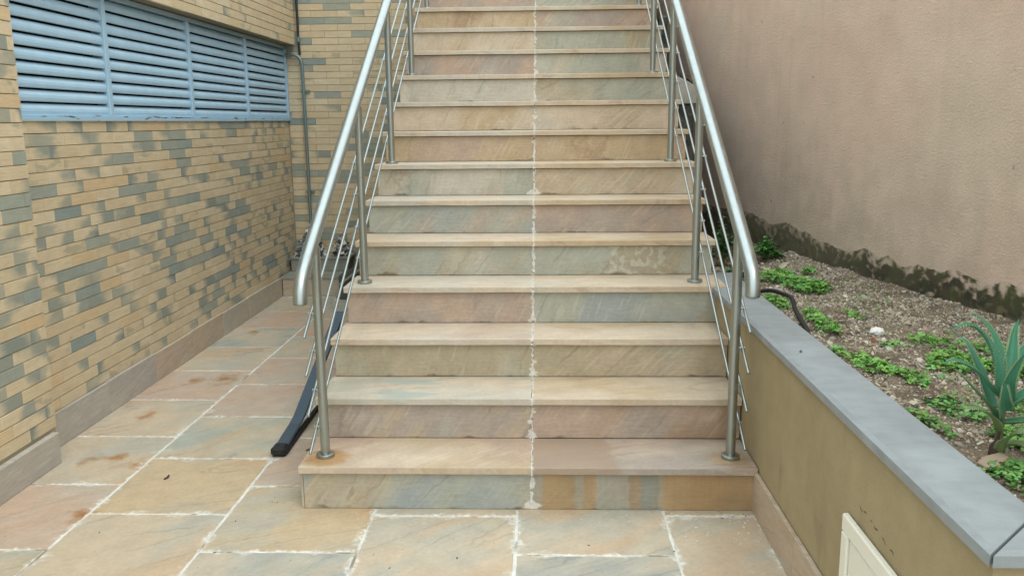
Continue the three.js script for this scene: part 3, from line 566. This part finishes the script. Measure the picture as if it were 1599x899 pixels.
// ───────────────────────── tall stucco wall on the right
const wx = (z) => 1.889 + 0.2125 * (z + 0.229);
const SY = 0.65;
{
  const A = new THREE.Vector3(wx(4), 0, 4), B = new THREE.Vector3(wx(-8), 0, -8), LEN = A.distanceTo(B), HT = 3.7;
  const cTex = tex(2048, 1024, (i, j) => {
    const x = i / 2048 * LEN, y = j / 1024 * HT;   // x from the near end
    const n = fbm(x * 0.9, y * 0.9, 4), m = fbm(x * 5, y * 5, 3);
    let c = mix([210, 191, 173], [215, 191, 173], sm(-0.3, 0.35, n));
    c = mix(c, [210, 180, 163], 0.6 * sm(0.0, 0.4, fbm(x * 0.7 + 5, y * 0.7 + 2, 3)));
    const run = 0.5 * noise(x * 9, y * 0.35) + 0.5 * noise(x * 24, y * 0.6 + 7);           // rain streaks
    c = mix(c, [186, 169, 151], 0.22 * sm(0.05, 0.6, run + 0.3 * noise(x * 1.3, y * 0.5 + 3)));
    c = mix(c, [204, 188, 172], 0.22 * sm(0.12, 0.6, noise(x * 14 + 30, y * 0.4)));
    const k = 1 + 0.05 * m; c = [c[0] * k, c[1] * k, c[2] * k];
    const gr = sm(0.55, 0.0, y - SY - 0.25 - 0.35 * fbm(x * 3, y * 2, 3));                       // damp, lichen-grey foot
    c = mix(c, [178, 164, 144], 0.3 * gr * sm(-0.25, 0.3, fbm(x * 7, y * 7, 3)));
    if (fbm(x * 17, y * 17, 2) > 0.6) c = mix(c, [120, 106, 88], 0.4);
    return speck(c, i, j, 8);
  }, true, false);
  const bTex = tex(1024, 1024, (i, j) => { const a = fbm(i / 16, j / 16, 3, 64), b = noise(i / 4, j / 4, 256, 256), e = fbm(i / 64, j / 64, 2, 16); return grey(0.5 + 0.3 * a + 0.22 * b + 0.14 * e); }, false);
  const mSt = M({ map: cTex, roughness: 0.93, bumpMap: rep(bTex, 17, 5.2), bumpScale: 0.006 });
  const t = thing('stucco_wall', 'tall rough pinkish brown rendered wall along the right side above the planting bed', 'wall', [A.x, 0, A.z], Math.atan2(A.z - B.z, B.x - A.x) );
  // local x runs from A towards B; the face looks to local -z
  mesh('render_face', cbox([0, 0, 0], [LEN, HT, 0.25], 0.003, (x, y) => [x / LEN, y / HT]), mSt, t);
  // dark mossy footing band, uneven along its top edge
  const foot = tex(1024, 256, (i, j) => {
    const x = i / 1024 * LEN, y = j / 256 * 0.22; const n = fbm(x * 5, y * 9, 4), m = fbm(x * 24, y * 24, 3), g = fbm(x * 1.7 + 11, 2, 2);
    let c = mix([82, 76, 56], [58, 56, 44], sm(-0.25, 0.3, n)); c = mix(c, [124, 118, 92], 0.75 * sm(0.0, 0.35, m + 0.5 * g)); c = mix(c, [78, 88, 50], 0.5 * sm(0.05, 0.35, fbm(x * 9 + 7, y * 9, 3)));
    c = mix(c, [208, 187, 168], sm(-0.1, 0.3, (y - 0.18) * 5.5 + 0.7 * m + 0.6 * n)); const far = sm(4.6, 6.4, x); c = mix(c, [126, 122, 98], 0.55 * far);
    return speck(c, i, j, 14);
  }, true, false);
  const pos = [], uv = [], NN = 420, zp = -0.004;
  const topY = (s) => SY + 0.135 + 0.075 * fbm(s * 1.1, 3.3, 3) + 0.035 * fbm(s * 6, 8.1, 3) + 0.01 * fbm(s * 30, 1.2, 2) + 0.05 * sm(5.2, 6.4, s);
  for (let k = 0; k < NN; k++) {
    const s0 = 1.5 + k / NN * 7.5, s1 = 1.5 + (k + 1) / NN * 7.5, h0 = topY(s0), h1 = topY(s1);
    const q = (s, y, z) => { pos.push(s, y, z); uv.push(s / LEN, Math.max(0.01, Math.min(0.99, (y - topY(s) + 0.22) / 0.22))); };
    q(s0, h0 - 0.22, zp); q(s1, h1 - 0.22, zp); q(s1, h1 - 0.03, zp); q(s0, h0 - 0.22, zp); q(s1, h1 - 0.03, zp); q(s0, h0 - 0.03, zp);
    q(s0, h0 - 0.03, zp); q(s1, h1 - 0.03, zp); q(s1, h1, -0.001); q(s0, h0 - 0.03, zp); q(s1, h1, -0.001); q(s0, h0, -0.001);
  }
  for (let k = 0; k < pos.length; k += 9) for (let e = 0; e < 3; e++) [pos[k + 3 + e], pos[k + 6 + e]] = [pos[k + 6 + e], pos[k + 3 + e]];
  for (let k = 0; k < uv.length; k += 6) for (let e = 0; e < 2; e++) [uv[k + 2 + e], uv[k + 4 + e]] = [uv[k + 4 + e], uv[k + 2 + e]];
  mesh('mossy_footing', raw(pos, uv), M({ map: foot, roughness: 0.97, bumpMap: rep(bTex, 10, 1), bumpScale: 0.006 }), t);
}

// ───────────────────────── planting bed
const bedNoise = (x, z) => 0.022 * fbm(x * 2.4, z * 2.4, 3) + 0.012 * fbm(x * 9, z * 9, 3);
const bedY = (x, z) => SY + bedNoise(x, z) + 0.03 * sm(0.25, 0.0, wx(z) - x) - 0.006;
{
  const soilT = tex(1024, 1024, (i, j) => { const n = fbm(i / 128, j / 128, 5, 8), m = fbm(i / 12, j / 12, 3, 256); let c = mix([118, 105, 88], [90, 79, 65], sm(-0.3, 0.3, n)); c = mix(c, [156, 142, 122], 0.6 * sm(0.12, 0.4, m)); return speck(c, i, j, 34); });
  const pos = [], uv = [], idx = [], NX = 60, NZ = 200, Z0 = -2.62, Z1 = 1.475;
  for (let j = 0; j <= NZ; j++) for (let i = 0; i <= NX; i++) { const z = lerp(Z0, Z1, j / NZ), xl = z < -1.26 ? 0.868 : 0.999, x = lerp(xl, wx(z) - 0.002, i / NX); pos.push(x, bedY(x, z), z); uv.push(x * 0.9, z * 0.9); }
  for (let j = 0; j < NZ; j++) for (let i = 0; i < NX; i++) { const a = j * (NX + 1) + i; idx.push(a, a + NX + 1, a + 1, a + 1, a + NX + 1, a + NX + 2); }
  const g = new THREE.BufferGeometry(); g.setAttribute('position', new THREE.Float32BufferAttribute(pos, 3)); g.setAttribute('uv', new THREE.Float32BufferAttribute(uv, 2)); g.setIndex(idx); g.computeVertexNormals();
  struct(mesh('soil', g, M({ map: soilT, roughness: 0.98, bumpMap: rep(grainBump, 6, 6), bumpScale: 0.004 })));
  // gravel, twigs and leaf crumbs
  const r = rng(301), base = new THREE.IcosahedronGeometry(1, 0); { const p = base.attributes.position; for (let i = 0; i < p.count; i++) { const h = 0.8 + 0.4 * hash(Math.round(p.getX(i) * 100), Math.round(p.getY(i) * 100 + p.getZ(i) * 37)); p.setXYZ(i, p.getX(i) * h, p.getY(i) * h, p.getZ(i) * h); } base.computeVertexNormals(); }
  const N = 70000, im = new THREE.InstancedMesh(base, M({ roughness: 0.9 }), N), o = new THREE.Object3D(), col = new THREE.Color();
  const pal = [[0.32, 0.27, 0.20], [0.23, 0.185, 0.13], [0.40, 0.35, 0.27], [0.15, 0.115, 0.08], [0.31, 0.26, 0.20], [0.50, 0.47, 0.41], [0.27, 0.245, 0.20]];
  for (let k = 0; k < N; k++) {
    const z = lerp(-2.0, 1.47, r()), x = lerp(z < -1.26 ? 0.9 : 1.003, wx(z) - 0.012, Math.pow(r(), 0.9)), big = r() < 0.018, s = big ? 0.005 + r() * 0.006 : 0.0016 + r() * r() * 0.0042;
    const bare = fbm(x * 4.5, z * 4.5, 3) < -0.1 && r() < 0.75, chip = r() < 0.03;
    o.position.set(x, bedY(x, z) + s * (bare ? -1.2 : 0.35), z); if (chip) o.scale.set(0.006 + r() * 0.008, 0.0008, 0.003 + r() * 0.004); else o.scale.set(s * (0.8 + r() * 0.7), s * (0.45 + r() * 0.5), s * (0.8 + r() * 0.7)); o.rotation.set(r() * 0.8, r() * 6.3, r() * 0.8); o.updateMatrix(); im.setMatrixAt(k, o.matrix);
    const q = chip ? [[0.42, 0.34, 0.22], [0.2, 0.12, 0.07], [0.5, 0.46, 0.36]][Math.floor(r() * 3)] : pal[Math.floor(Math.pow(r(), 1.1) * pal.length)], v = 0.75 + r() * 0.5; im.setColorAt(k, col.setRGB(q[0] * v, q[1] * v, q[2] * v));
  }
  im.name = numbered('gravel'); im.castShadow = im.receiveShadow = true; scene.add(im); tag(im, 'brown and pale gravel covering the planting bed behind the coping', 'gravel', { kind: 'stuff' });
}
// low clover in patches
{
  const petal = (ang) => {   // one rounded leaflet, slightly folded
    const o = [[0, 0, 0], [0.5, 0.1, -0.42], [0.95, 0.14, -0.4], [1.12, 0.05, 0], [0.95, 0.14, 0.4], [0.5, 0.1, 0.42]], p = [];
    for (let i = 1; i < 5; i++) p.push(...o[0], ...o[i + 1], ...o[i]);
    const g = raw(p, new Array(p.length / 3 * 2).fill(0)); g.rotateY(ang); return g;
  };
  const leaf = mergeGeometries([petal(0.2), petal(2.3), petal(4.4)]);
  const mLeaf = M({ color: 0xffffff, roughness: 0.6, side: THREE.DoubleSide });
  const patch = (name, label, list, seed, tone, size = 0.011, lift = 0.02) => {
    const r = rng(seed), ms = [], cs = [], o = new THREE.Object3D();
    for (const [cx, cz, rx, rz, n] of list) for (let k = 0; k < n; k++) {
      const a = r() * 6.3, d = Math.sqrt(r()) * (0.75 + 0.35 * noise(a * 1.3 + cx * 9, cz * 7)), x = cx + Math.cos(a) * d * rx, z = cz + Math.sin(a) * d * rz;
      if (x < (z < -1.26 ? 0.9 : 1.012) || x > wx(z) - 0.02) continue;
      const s = size * (0.55 + r() * 0.8), h = lift * (0.3 + r()) * (1.15 - d * 0.7);
      o.position.set(x, bedY(x, z) + 0.004 + h, z); o.rotation.set((r() - 0.5) * 1.1, r() * 6.3, (r() - 0.5) * 1.1); o.scale.setScalar(s); o.updateMatrix(); ms.push(o.matrix.clone());
      const v = 0.6 + r() * 0.75; cs.push([tone[0] * v * (0.8 + r() * 0.5), tone[1] * v, tone[2] * v * (0.7 + r() * 0.6)]);
    }
    const im = new THREE.InstancedMesh(leaf, mLeaf, ms.length), c = new THREE.Color(); ms.forEach((m, i) => { im.setMatrixAt(i, m); im.setColorAt(i, c.setRGB(...cs[i])); });
    im.name = numbered(name); im.castShadow = im.receiveShadow = true; scene.add(im); tag(im, label, 'ground cover', { kind: 'stuff' });
  };
  const G = [0.15, 0.36, 0.07], D = [0.11, 0.27, 0.06];
  patch('clover_patch', 'bright green clover behind the hose at the back of the bed', [[1.33, -1.08, 0.13, 0.2, 420], [1.25, -1.32, 0.12, 0.16, 260], [1.43, -1.42, 0.05, 0.07, 60]], 1, G, 0.0125, 0.035);
  patch('clover_patch', 'small clover strip between the hose and the coping', [[1.075, -0.72, 0.05, 0.24, 150], [1.15, -0.30, 0.06, 0.19, 190], [1.17, -0.50, 0.05, 0.1, 60]], 2, G, 0.011, 0.022);
  patch('clover_patch', 'low clover along the inner edge of the coping in the middle of the bed', [[1.13, 0.28, 0.075, 0.16, 230], [1.20, 0.42, 0.05, 0.12, 100], [1.08, 0.12, 0.03, 0.1, 40], [1.3, 0.02, 0.05, 0.06, 30]], 3, G, 0.0105, 0.016);
  patch('clover_patch', 'clover spread in the gravel behind the aloe', [[1.42, 0.25, 0.13, 0.15, 330], [1.55, 0.32, 0.1, 0.12, 190], [1.47, -0.05, 0.1, 0.14, 110], [1.62, 0.1, 0.08, 0.2, 110], [1.34, -0.5, 0.05, 0.08, 26]], 4, G, 0.0115, 0.02);
  patch('clover_patch', 'sparse clover around the foot of the aloe', [[1.2, 0.72, 0.1, 0.14, 120], [1.27, 0.98, 0.12, 0.16, 190], [1.13, 1.2, 0.1, 0.14, 170], [1.4, 0.7, 0.12, 0.2, 110], [1.07, 0.85, 0.03, 0.16, 40]], 5, D, 0.0125, 0.016);
  patch('clover_patch', 'single small seedlings scattered over the gravel of the whole bed', [[1.35, -0.2, 0.4, 1.1, 150], [1.4, 0.7, 0.35, 0.6, 150], [1.5, -1.0, 0.2, 0.6, 60]], 6, D, 0.0075, 0.01);
  // leafy weeds: each a plant with stems and leaves
  const leafG = (r, L, W) => { const p = [], q = [[0, 0], [0.3, 0.5], [0.62, 0.42], [1, 0]], b = 0.25; for (let i = 0; i < 3; i++) for (const s of [-1, 1]) { const A = [q[i][0] * L, -b * L * q[i][0] ** 2, 0], B = [q[i + 1][0] * L, -b * L * q[i + 1][0] ** 2, 0], A2 = [A[0], A[1] + 0.12 * W * (q[i][1] > 0), s * q[i][1] * W], B2 = [B[0], B[1] + 0.12 * W * (q[i + 1][1] > 0), s * q[i + 1][1] * W]; p.push(...A, ...B, ...B2, ...A, ...B2, ...A2); } return raw(p, new Array(p.length / 3 * 2).fill(0)); };
  const weed = (label, x, z, H, W, n, tone, seed) => {
    const r = rng(seed), y = bedY(x, z), t = thing('leafy_weed', label, 'plant', [x, y, z]), st = [], lf = [];
    for (let k = 0; k < n; k++) {
      const a = r() * 6.3, d = r() * W, h = H * (0.35 + 0.65 * r()) * (1 - 0.5 * d / W), tip = [Math.cos(a) * d, h, Math.sin(a) * d];
      if (x + tip[0] > wx(z + tip[2]) - 0.02) tip[0] = wx(z + tip[2]) - 0.03 - x;
      st.push(tube([[tip[0] * 0.15, -0.01, tip[2] * 0.15], [tip[0] * 0.5, h * 0.65, tip[2] * 0.5], tip], 0.0012, 5, 4, false));
      const m = 3 + Math.floor(r() * 4); for (let q = 0; q < m; q++) { const L = 0.022 + r() * 0.022, g = leafG(r, L, L * 0.62); g.rotateZ((r() - 0.3) * 0.9); g.rotateY(a + (r() - 0.5) * 4); const e = 0.55 + 0.45 * r(); g.translate(tip[0] * e, h * e, tip[2] * e); const v = 0.6 + r() * 0.8, c = new Float32Array(g.attributes.position.count * 3); for (let i = 0; i < c.length; i += 3) c.set([tone[0] * v, tone[1] * v, tone[2] * v], i); g.setAttribute('color', new THREE.BufferAttribute(c, 3)); lf.push(g); }
    }
    mesh('stem', mergeGeometries(st), M({ color: S(92, 112, 52), roughness: 0.7 }), t); mesh('foliage', mergeGeometries(lf), M({ vertexColors: true, roughness: 0.55, side: THREE.DoubleSide }), t);
  };
  weed('bushy bright green weed against the rendered wall, right of the end of the right handrail', 1.345, -1.95, 0.15, 0.10, 52, [0.07, 0.25, 0.05], 31);
  weed('dark green leafy weed in the shade behind the right handrail', 1.05, -1.78, 0.30, 0.12, 44, [0.05, 0.16, 0.045], 32);
  weed('low pale green weed at the far end of the coping, seen through the right rails', 1.08, -1.42, 0.10, 0.10, 34, [0.09, 0.22, 0.09], 33);
}
// ───────────────────────── things in the bed
{
  const mHose = M({ color: S(24, 28, 30), roughness: 0.6 });
  const h = [[1.02, -1.17], [1.06, -1.03], [1.115, -0.985], [1.15, -0.88], [1.145, -0.72], [1.12, -0.58], [1.085, -0.38], [1.05, -0.16], [1.02, -0.05]];
  tag(mesh('garden_hose', tube(h.map(([x, z], i) => [x, bedY(x, z) + 0.012 + (i > 1 && i < 5 ? 0.012 : 0), z]), 0.0092, 60, 12), mHose), 'black irrigation hose curving through the clover towards the coping', 'hose');
  const lump = (seed, s) => { const g = new THREE.IcosahedronGeometry(1, 2), p = g.attributes.position; for (let i = 0; i < p.count; i++) { const v = new THREE.Vector3(p.getX(i), p.getY(i), p.getZ(i)), k = 0.85 + 0.35 * fbm(v.x * 1.6 + seed + v.z, v.y * 1.6 + v.z * 1.3, 3); p.setXYZ(i, v.x * k * s[0], v.y * k * s[1], v.z * k * s[2]); } g.computeVertexNormals(); return g; };
  const w = mesh('white_stone', lump(3, [0.032, 0.02, 0.03]), M({ color: S(226, 226, 222), roughness: 0.8 })); w.position.set(1.327, bedY(1.327, -0.21) + 0.012, -0.21); tag(w, 'small white stone lying alone on the gravel in the middle of the bed', 'stone');
  const c = mesh('clay_shard', (() => { const s = new THREE.Shape([[-0.04, -0.012], [-0.01, -0.022], [0.04, -0.01], [0.046, 0.012], [0.0, 0.02], [-0.036, 0.012]].map((p) => new THREE.Vector2(...p))); const g = new THREE.ExtrudeGeometry(s, { depth: 0.012, bevelEnabled: true, bevelSize: 0.002, bevelThickness: 0.002, bevelSegments: 1 }); g.rotateX(-Math.PI / 2); return g; })(), M({ color: S(152, 136, 116), roughness: 0.85 })); c.position.set(1.098, bedY(1.098, 1.12) + 0.004, 1.12); c.rotation.set(0.1, 0.5, 0.06); tag(c, 'flat tan clay shard at the foot of the aloe', 'shard');
  // dry leaves by the hose and one on the coping
  const dry = (name, label, x, y, z, s, color, ry, rx) => { const p = []; const q = [[-1, 0], [-0.5, 0.32], [0.1, 0.4], [0.6, 0.25], [1, 0]]; for (let i = 0; i < 4; i++) for (const e of [-1, 1]) { const A = [q[i][0], 0.12 * q[i][0] ** 2, 0], B = [q[i + 1][0], 0.12 * q[i + 1][0] ** 2, 0], A2 = [A[0], A[1] + q[i][1] * 0.3, e * q[i][1]], B2 = [B[0], B[1] + q[i + 1][1] * 0.3, e * q[i + 1][1]]; p.push(...A, ...B, ...B2, ...A, ...B2, ...A2); } const g = raw(p, new Array(p.length / 3 * 2).fill(0)); const m = mesh(name, g, M({ color, roughness: 0.8, side: THREE.DoubleSide })); m.scale.setScalar(s); m.position.set(x, y, z); m.rotation.set(rx, ry, 0); tag(m, label, 'leaf'); };
  dry('dry_leaf', 'pale dry leaf standing up beside the bushy weed', 1.35, bedY(1.35, -1.62) + 0.03, -1.62, 0.034, S(186, 182, 160), 0.6, 0.9);
  dry('dry_leaf', 'pale curled leaf lying behind the hose', 1.25, bedY(1.25, -1.56) + 0.014, -1.56, 0.036, S(178, 170, 146), 2.2, 0.2);
  dry('dry_leaf', 'dry brown leaf lying beside the white stone', 1.27, bedY(1.27, -0.09) + 0.01, -0.09, 0.026, S(122, 72, 46), 1.2, 0.2);
  dry('dry_leaf', 'tiny dark leaf lying on the blue grey coping', 0.898, CAPY + 0.003, 0.265, 0.012, S(64, 70, 62), 1.2, 0.0);
}
// ───────────────────────── aloe
{
  const t = thing('aloe_plant', 'spiky blue green aloe growing in the bed at the right edge', 'aloe', [1.125, SY - 0.01, 1.07]);
  const L = ([x, y, z]) => [x - 1.125, y - SY + 0.01, z - 1.07];
  const mk = (pts, w, top, bot, seed, up = [0, 1, 0]) => {
    const c = new THREE.CatmullRomCurve3(pts.map((p) => new THREE.Vector3(...L(p)))), n = 18, ring = 10, pos = [], col = [], r = rng(seed);
    const P = [], tg = [], sd = [], nm = [];
    for (let i = 0; i <= n; i++) { const s = i / n, p = c.getPointAt(s), d = c.getTangentAt(s), side = new THREE.Vector3().crossVectors(d, new THREE.Vector3(...up)); if (side.lengthSq() < 1e-4) side.set(1, 0, 0); side.normalize(); const nn = new THREE.Vector3().crossVectors(side, d).normalize(); P.push(p); tg.push(d); sd.push(side); nm.push(nn); }
    const wid = (s) => w * (0.9 + 0.35 * Math.min(1, s * 5)) * Math.pow(Math.max(0, 1 - s), 0.75) + 0.0004;
    const at = (i, k) => { const s = i / n, W = wid(s), a = k / ring * Math.PI * 2, x = Math.cos(a), y = Math.sin(a), th = W * 0.32; const off = y > 0 ? -0.30 * (1 - x * x) * W + 0.30 * W * 0 + th * 0.25 * y : th * 1.3 * y - 0.30 * (1 - x * x) * W * 0.6; return P[i].clone().addScaledVector(sd[i], x * W).addScaledVector(nm[i], off + 0.3 * W * x * x); };
    const put = (v, s) => { pos.push(v.x, v.y, v.z); const cc = mix(bot, top, s), k = 0.94 + 0.12 * r(); col.push(cc[0] * k, cc[1] * k, cc[2] * k); };
    for (let i = 0; i < n; i++) for (let k = 0; k < ring; k++) { const a = at(i, k), b = at(i + 1, k), d = at(i, k + 1), e = at(i + 1, k + 1), s = i / n; put(a, s); put(b, s); put(e, s); put(a, s); put(e, s); put(d, s); }
    const sp = [], spc = [];   // marginal teeth
    for (let i = 2; i < n * 2 - 3; i++) for (const e of [-1, 1]) { const s = i / (n * 2), q = Math.min(n - 1, Math.floor(s * n)), W = wid(s), b = c.getPointAt(s).addScaledVector(sd[q], e * W * 0.97).addScaledVector(nm[q], 0.3 * W), tp = b.clone().addScaledVector(sd[q], e * 0.0062).addScaledVector(tg[q], 0.0034); const b1 = b.clone().addScaledVector(tg[q], -0.0026), b2 = b.clone().addScaledVector(tg[q], 0.0026), b3 = b.clone().addScaledVector(nm[q], -0.0016); for (const f of [[b1, b2, tp], [b2, b3, tp], [b3, b1, tp]]) for (const v of f) { sp.push(v.x, v.y, v.z); spc.push(0.20, 0.30, 0.17); } }
    const g = raw(pos.concat(sp), new Array((pos.length + sp.length) / 3 * 2).fill(0)); g.setAttribute('color', new THREE.Float32BufferAttribute(col.concat(spc), 3)); return g;
  };
  const mA = M({ vertexColors: true, roughness: 0.62, side: THREE.DoubleSide });
  const bg = [0.032, 0.16, 0.085], bl = [0.065, 0.23, 0.135], yg = [0.14, 0.20, 0.07], ye = [0.10, 0.15, 0.05];
  const Z = 1.05;
  const leaves = [
    [[[1.138, 0.80, 1.05], [1.124, 0.888, 1.045], [1.103, 0.932, 1.04], [1.074, 0.962, 1.04], [1.046, 0.972, 1.045], [1.002, 0.957, 1.055]], 0.0150, bg, bl],
    [[[1.146, 0.82, 1.03], [1.140, 0.915, 1.01], [1.123, 0.955, 0.995], [1.100, 0.978, 0.985], [1.078, 0.987, 0.98]], 0.0135, bg, bl],
    [[[1.134, 0.80, 1.06], [1.094, 0.838, 1.075], [1.052, 0.876, 1.085], [1.006, 0.896, 1.09], [0.968, 0.888, 1.095]], 0.0120, bg, bl],
    [[[1.138, 0.735, 1.06], [1.105, 0.778, 1.085], [1.056, 0.826, 1.10], [1.007, 0.873, 1.105], [0.986, 0.888, 1.105]], 0.0105, yg, bg],
    [[[1.134, 0.715, 1.07], [1.099, 0.762, 1.10], [1.059, 0.786, 1.115], [1.006, 0.789, 1.12]], 0.0095, yg, yg],
    [[[1.150, 0.80, 1.04], [1.172, 0.889, 1.02], [1.184, 0.940, 1.0], [1.20, 0.972, 0.985]], 0.0160, bg, bl],
    [[[1.150, 0.78, 1.06], [1.136, 0.838, 1.085], [1.142, 0.885, 1.10], [1.152, 0.915, 1.11]], 0.0165, bg, bl],
    [[[1.143, 0.76, 1.07], [1.122, 0.795, 1.10], [1.112, 0.83, 1.115], [1.108, 0.855, 1.118]], 0.0175, bg, bl],
    [[[1.150, 0.775, 1.06], [1.185, 0.815, 1.08], [1.225, 0.84, 1.09], [1.27, 0.845, 1.1]], 0.0155, bg, bl],
    [[[1.150, 0.80, 1.03], [1.195, 0.868, 1.0], [1.235, 0.91, 0.98], [1.27, 0.93, 0.96]], 0.0145, bg, bl],
    [[[1.143, 0.735, 1.06], [1.178, 0.752, 1.09], [1.215, 0.77, 1.1], [1.26, 0.80, 1.1]], 0.0105, yg, bg],
    [[[1.134, 0.655, 1.075], [1.128, 0.708, 1.11], [1.142, 0.735, 1.13], [1.168, 0.735, 1.14], [1.22, 0.715, 1.14]], 0.0100, ye, yg],
    [[[1.140, 0.69, 1.08], [1.168, 0.70, 1.12], [1.194, 0.672, 1.14], [1.21, 0.628, 1.15]], 0.0100, yg, yg],
    [[[1.14, 0.76, 1.02], [1.12, 0.85, 0.97], [1.105, 0.9, 0.93], [1.09, 0.915, 0.9]], 0.0120, bg, bl]];
  leaves.forEach(([p, w, a, b], i) => mesh('leaf', mk(p, w, a, b, i + 1, i === 6 || i === 7 ? [0, 0.2, 1] : [0, 1, 0.25]), mA, t));
  mesh('stem', tube([[0.0, -0.03, 0.005], [0.008, 0.06, 0.0], [0.016, 0.13, -0.01], [0.022, 0.18, -0.02]], 0.0085, 12, 10), M({ color: S(88, 92, 62), roughness: 0.85 }), t);
  const r = rng(8), hs = []; for (let k = 0; k < 16; k++) hs.push(tube([[0.006, 0.075 - k * 0.004, 0.006], [0.02 * (r() - 0.5), 0.02, 0.02 * (r() - 0.3)], [0.06 * (r() - 0.4), -0.008 + 0.02 * r(), 0.05 * r()]], 0.003 + 0.002 * r(), 6, 5));
  mesh('dead_leaves', mergeGeometries(hs), M({ color: S(70, 56, 46), roughness: 0.9 }), t);
}
// ───────────────────────── retaining blocks behind the right handrail
{
  const rockT = tex(512, 512, (i, j) => { const n = fbm(i / 64, j / 64, 5, 8), m = fbm(i / 16, j / 16, 3, 32); let c = mix([104, 104, 98], [70, 74, 70], sm(-0.25, 0.25, n)); c = mix(c, [120, 118, 110], 0.6 * sm(0.1, 0.4, m)); return speck(c, i, j, 18); });
  const paleT = tex(256, 256, (i, j) => { const n = fbm(i / 64, j / 64, 4, 4); return speck([162 + 24 * n, 160 + 24 * n, 152 + 24 * n], i, j, 14); });
  const mRock = M({ map: rockT, roughness: 0.95, bumpMap: rep(stoneBump, 3, 3), bumpScale: 0.02 }), mPale = M({ map: paleT, roughness: 0.95, bumpMap: rep(grainBump, 3, 3), bumpScale: 0.004 });
  const t = thing('retaining_block', 'grey concrete ledge on a dark rough block between the stairs and the rendered wall', 'retaining wall', [0.905, 0, -2.62]);
  mesh('block', cbox([0, 0, -0.9], [0.115, 1.552, 0], 0.02), mRock, t);
  const s = new THREE.Shape([[0, 0], [0.135, 0], [0.138, 0.07], [0.1, 0.105], [0.05, 0.135], [0.0, 0.16]].map((p) => new THREE.Vector2(...p)));
  const g = new THREE.ExtrudeGeometry(s, { depth: 0.7, bevelEnabled: true, bevelSize: 0.006, bevelThickness: 0.006, bevelSegments: 2 }); g.translate(0.0, 1.56, -0.69); mesh('ledge', g, mPale, t);
  const t2 = thing('retaining_block', 'dark rough block higher up between the stairs and the rendered wall', 'retaining wall', [0.905, 0, -3.53]);
  mesh('block', cbox([0, 0, -2.2], [0.06, 2.2, 0], 0.015), mRock, t2);
  const r = rng(90), im = []; for (let k = 0; k < 160; k++) { const q = cbox([-0.012, -0.002, -0.006], [0.012, 0.002, 0.006], 0.001); q.rotateX((r() - 0.5) * 2); q.rotateZ((r() - 0.5) * 1.6); q.rotateY(r() * 6.3); const x = 0.006 + r() * 0.12; q.translate(0.905 + x, 1.732 - x * 0.65 + r() * 0.028, -2.66 - r() * 0.4); im.push(q); }
  tag(mesh('leaf_litter', mergeGeometries(im), M({ color: S(50, 52, 44), roughness: 0.9 })), 'dark leaf litter heaped on the grey ledge behind the right handrail', 'leaf litter', { kind: 'stuff' });
}
// ───────────────────────── crumbs and litter on the floor
{
  const r = rng(404), gs = [];
  const add = (x, z, s) => { const g = new THREE.IcosahedronGeometry(s, 0); g.scale(1, 0.6, 1.2); g.rotateY(r() * 6); g.translate(x, s * 0.4, z); gs.push(g); };
  for (let k = 0; k < 46; k++) add(0.80 - Math.pow(r(), 1.6) * 0.25, 0.012 + Math.pow(r(), 1.5) * 0.24, 0.0012 + r() * r() * 0.0036);
  for (let k = 0; k < 60; k++) add(-0.95 + r() * 1.6, 0.01 + r() * r() * 0.3, 0.001 + r() * r() * 0.0025);
  tag(mesh('mortar_crumbs', mergeGeometries(gs), M({ color: S(222, 220, 210), roughness: 0.9 })), 'white mortar crumbs scattered on the paving at the foot of the stairs', 'crumbs', { kind: 'stuff' });
  const gd = []; for (let k = 0; k < 34; k++) { const s = 0.0014 + r() * r() * 0.0042, g = new THREE.IcosahedronGeometry(s, 0); g.scale(1.6, 0.35, 0.7); g.rotateY(r() * 6); const c = r() < 0.4; g.translate(c ? 0.70 + r() * 0.12 : -1.6 + r() * 2.2, s * 0.2, c ? -0.01 + r() * 0.08 : -0.2 + r() * 0.75); gd.push(g); }
  tag(mesh('leaf_crumbs', mergeGeometries(gd), M({ color: S(74, 62, 46), roughness: 0.9 })), 'small dark bits of leaf and soil scattered over the paving', 'litter', { kind: 'stuff' });
  const tw = mesh('twig', tube([[-0.02, 0.004, 0.012], [0, 0.007, 0], [0.022, 0.004, -0.016]], 0.0035, 8, 6), M({ color: S(84, 76, 60), roughness: 0.9 })); tw.position.set(-1.005, 0, -0.62); tag(tw, 'short grey twig on the paving between the black bar and the lowest step', 'twig');
  const tw2 = mesh('dry_leaf', tube([[-0.004, 0.003, 0.02], [0.004, 0.006, 0.004], [-0.002, 0.003, -0.02]], 0.004, 8, 6), M({ color: S(72, 64, 50), roughness: 0.9 })); tw2.position.set(-1.53, 0, -0.30); tag(tw2, 'small curled dark leaf on the paving slab left of the stairs', 'leaf');
}
renderer.render(scene, camera);
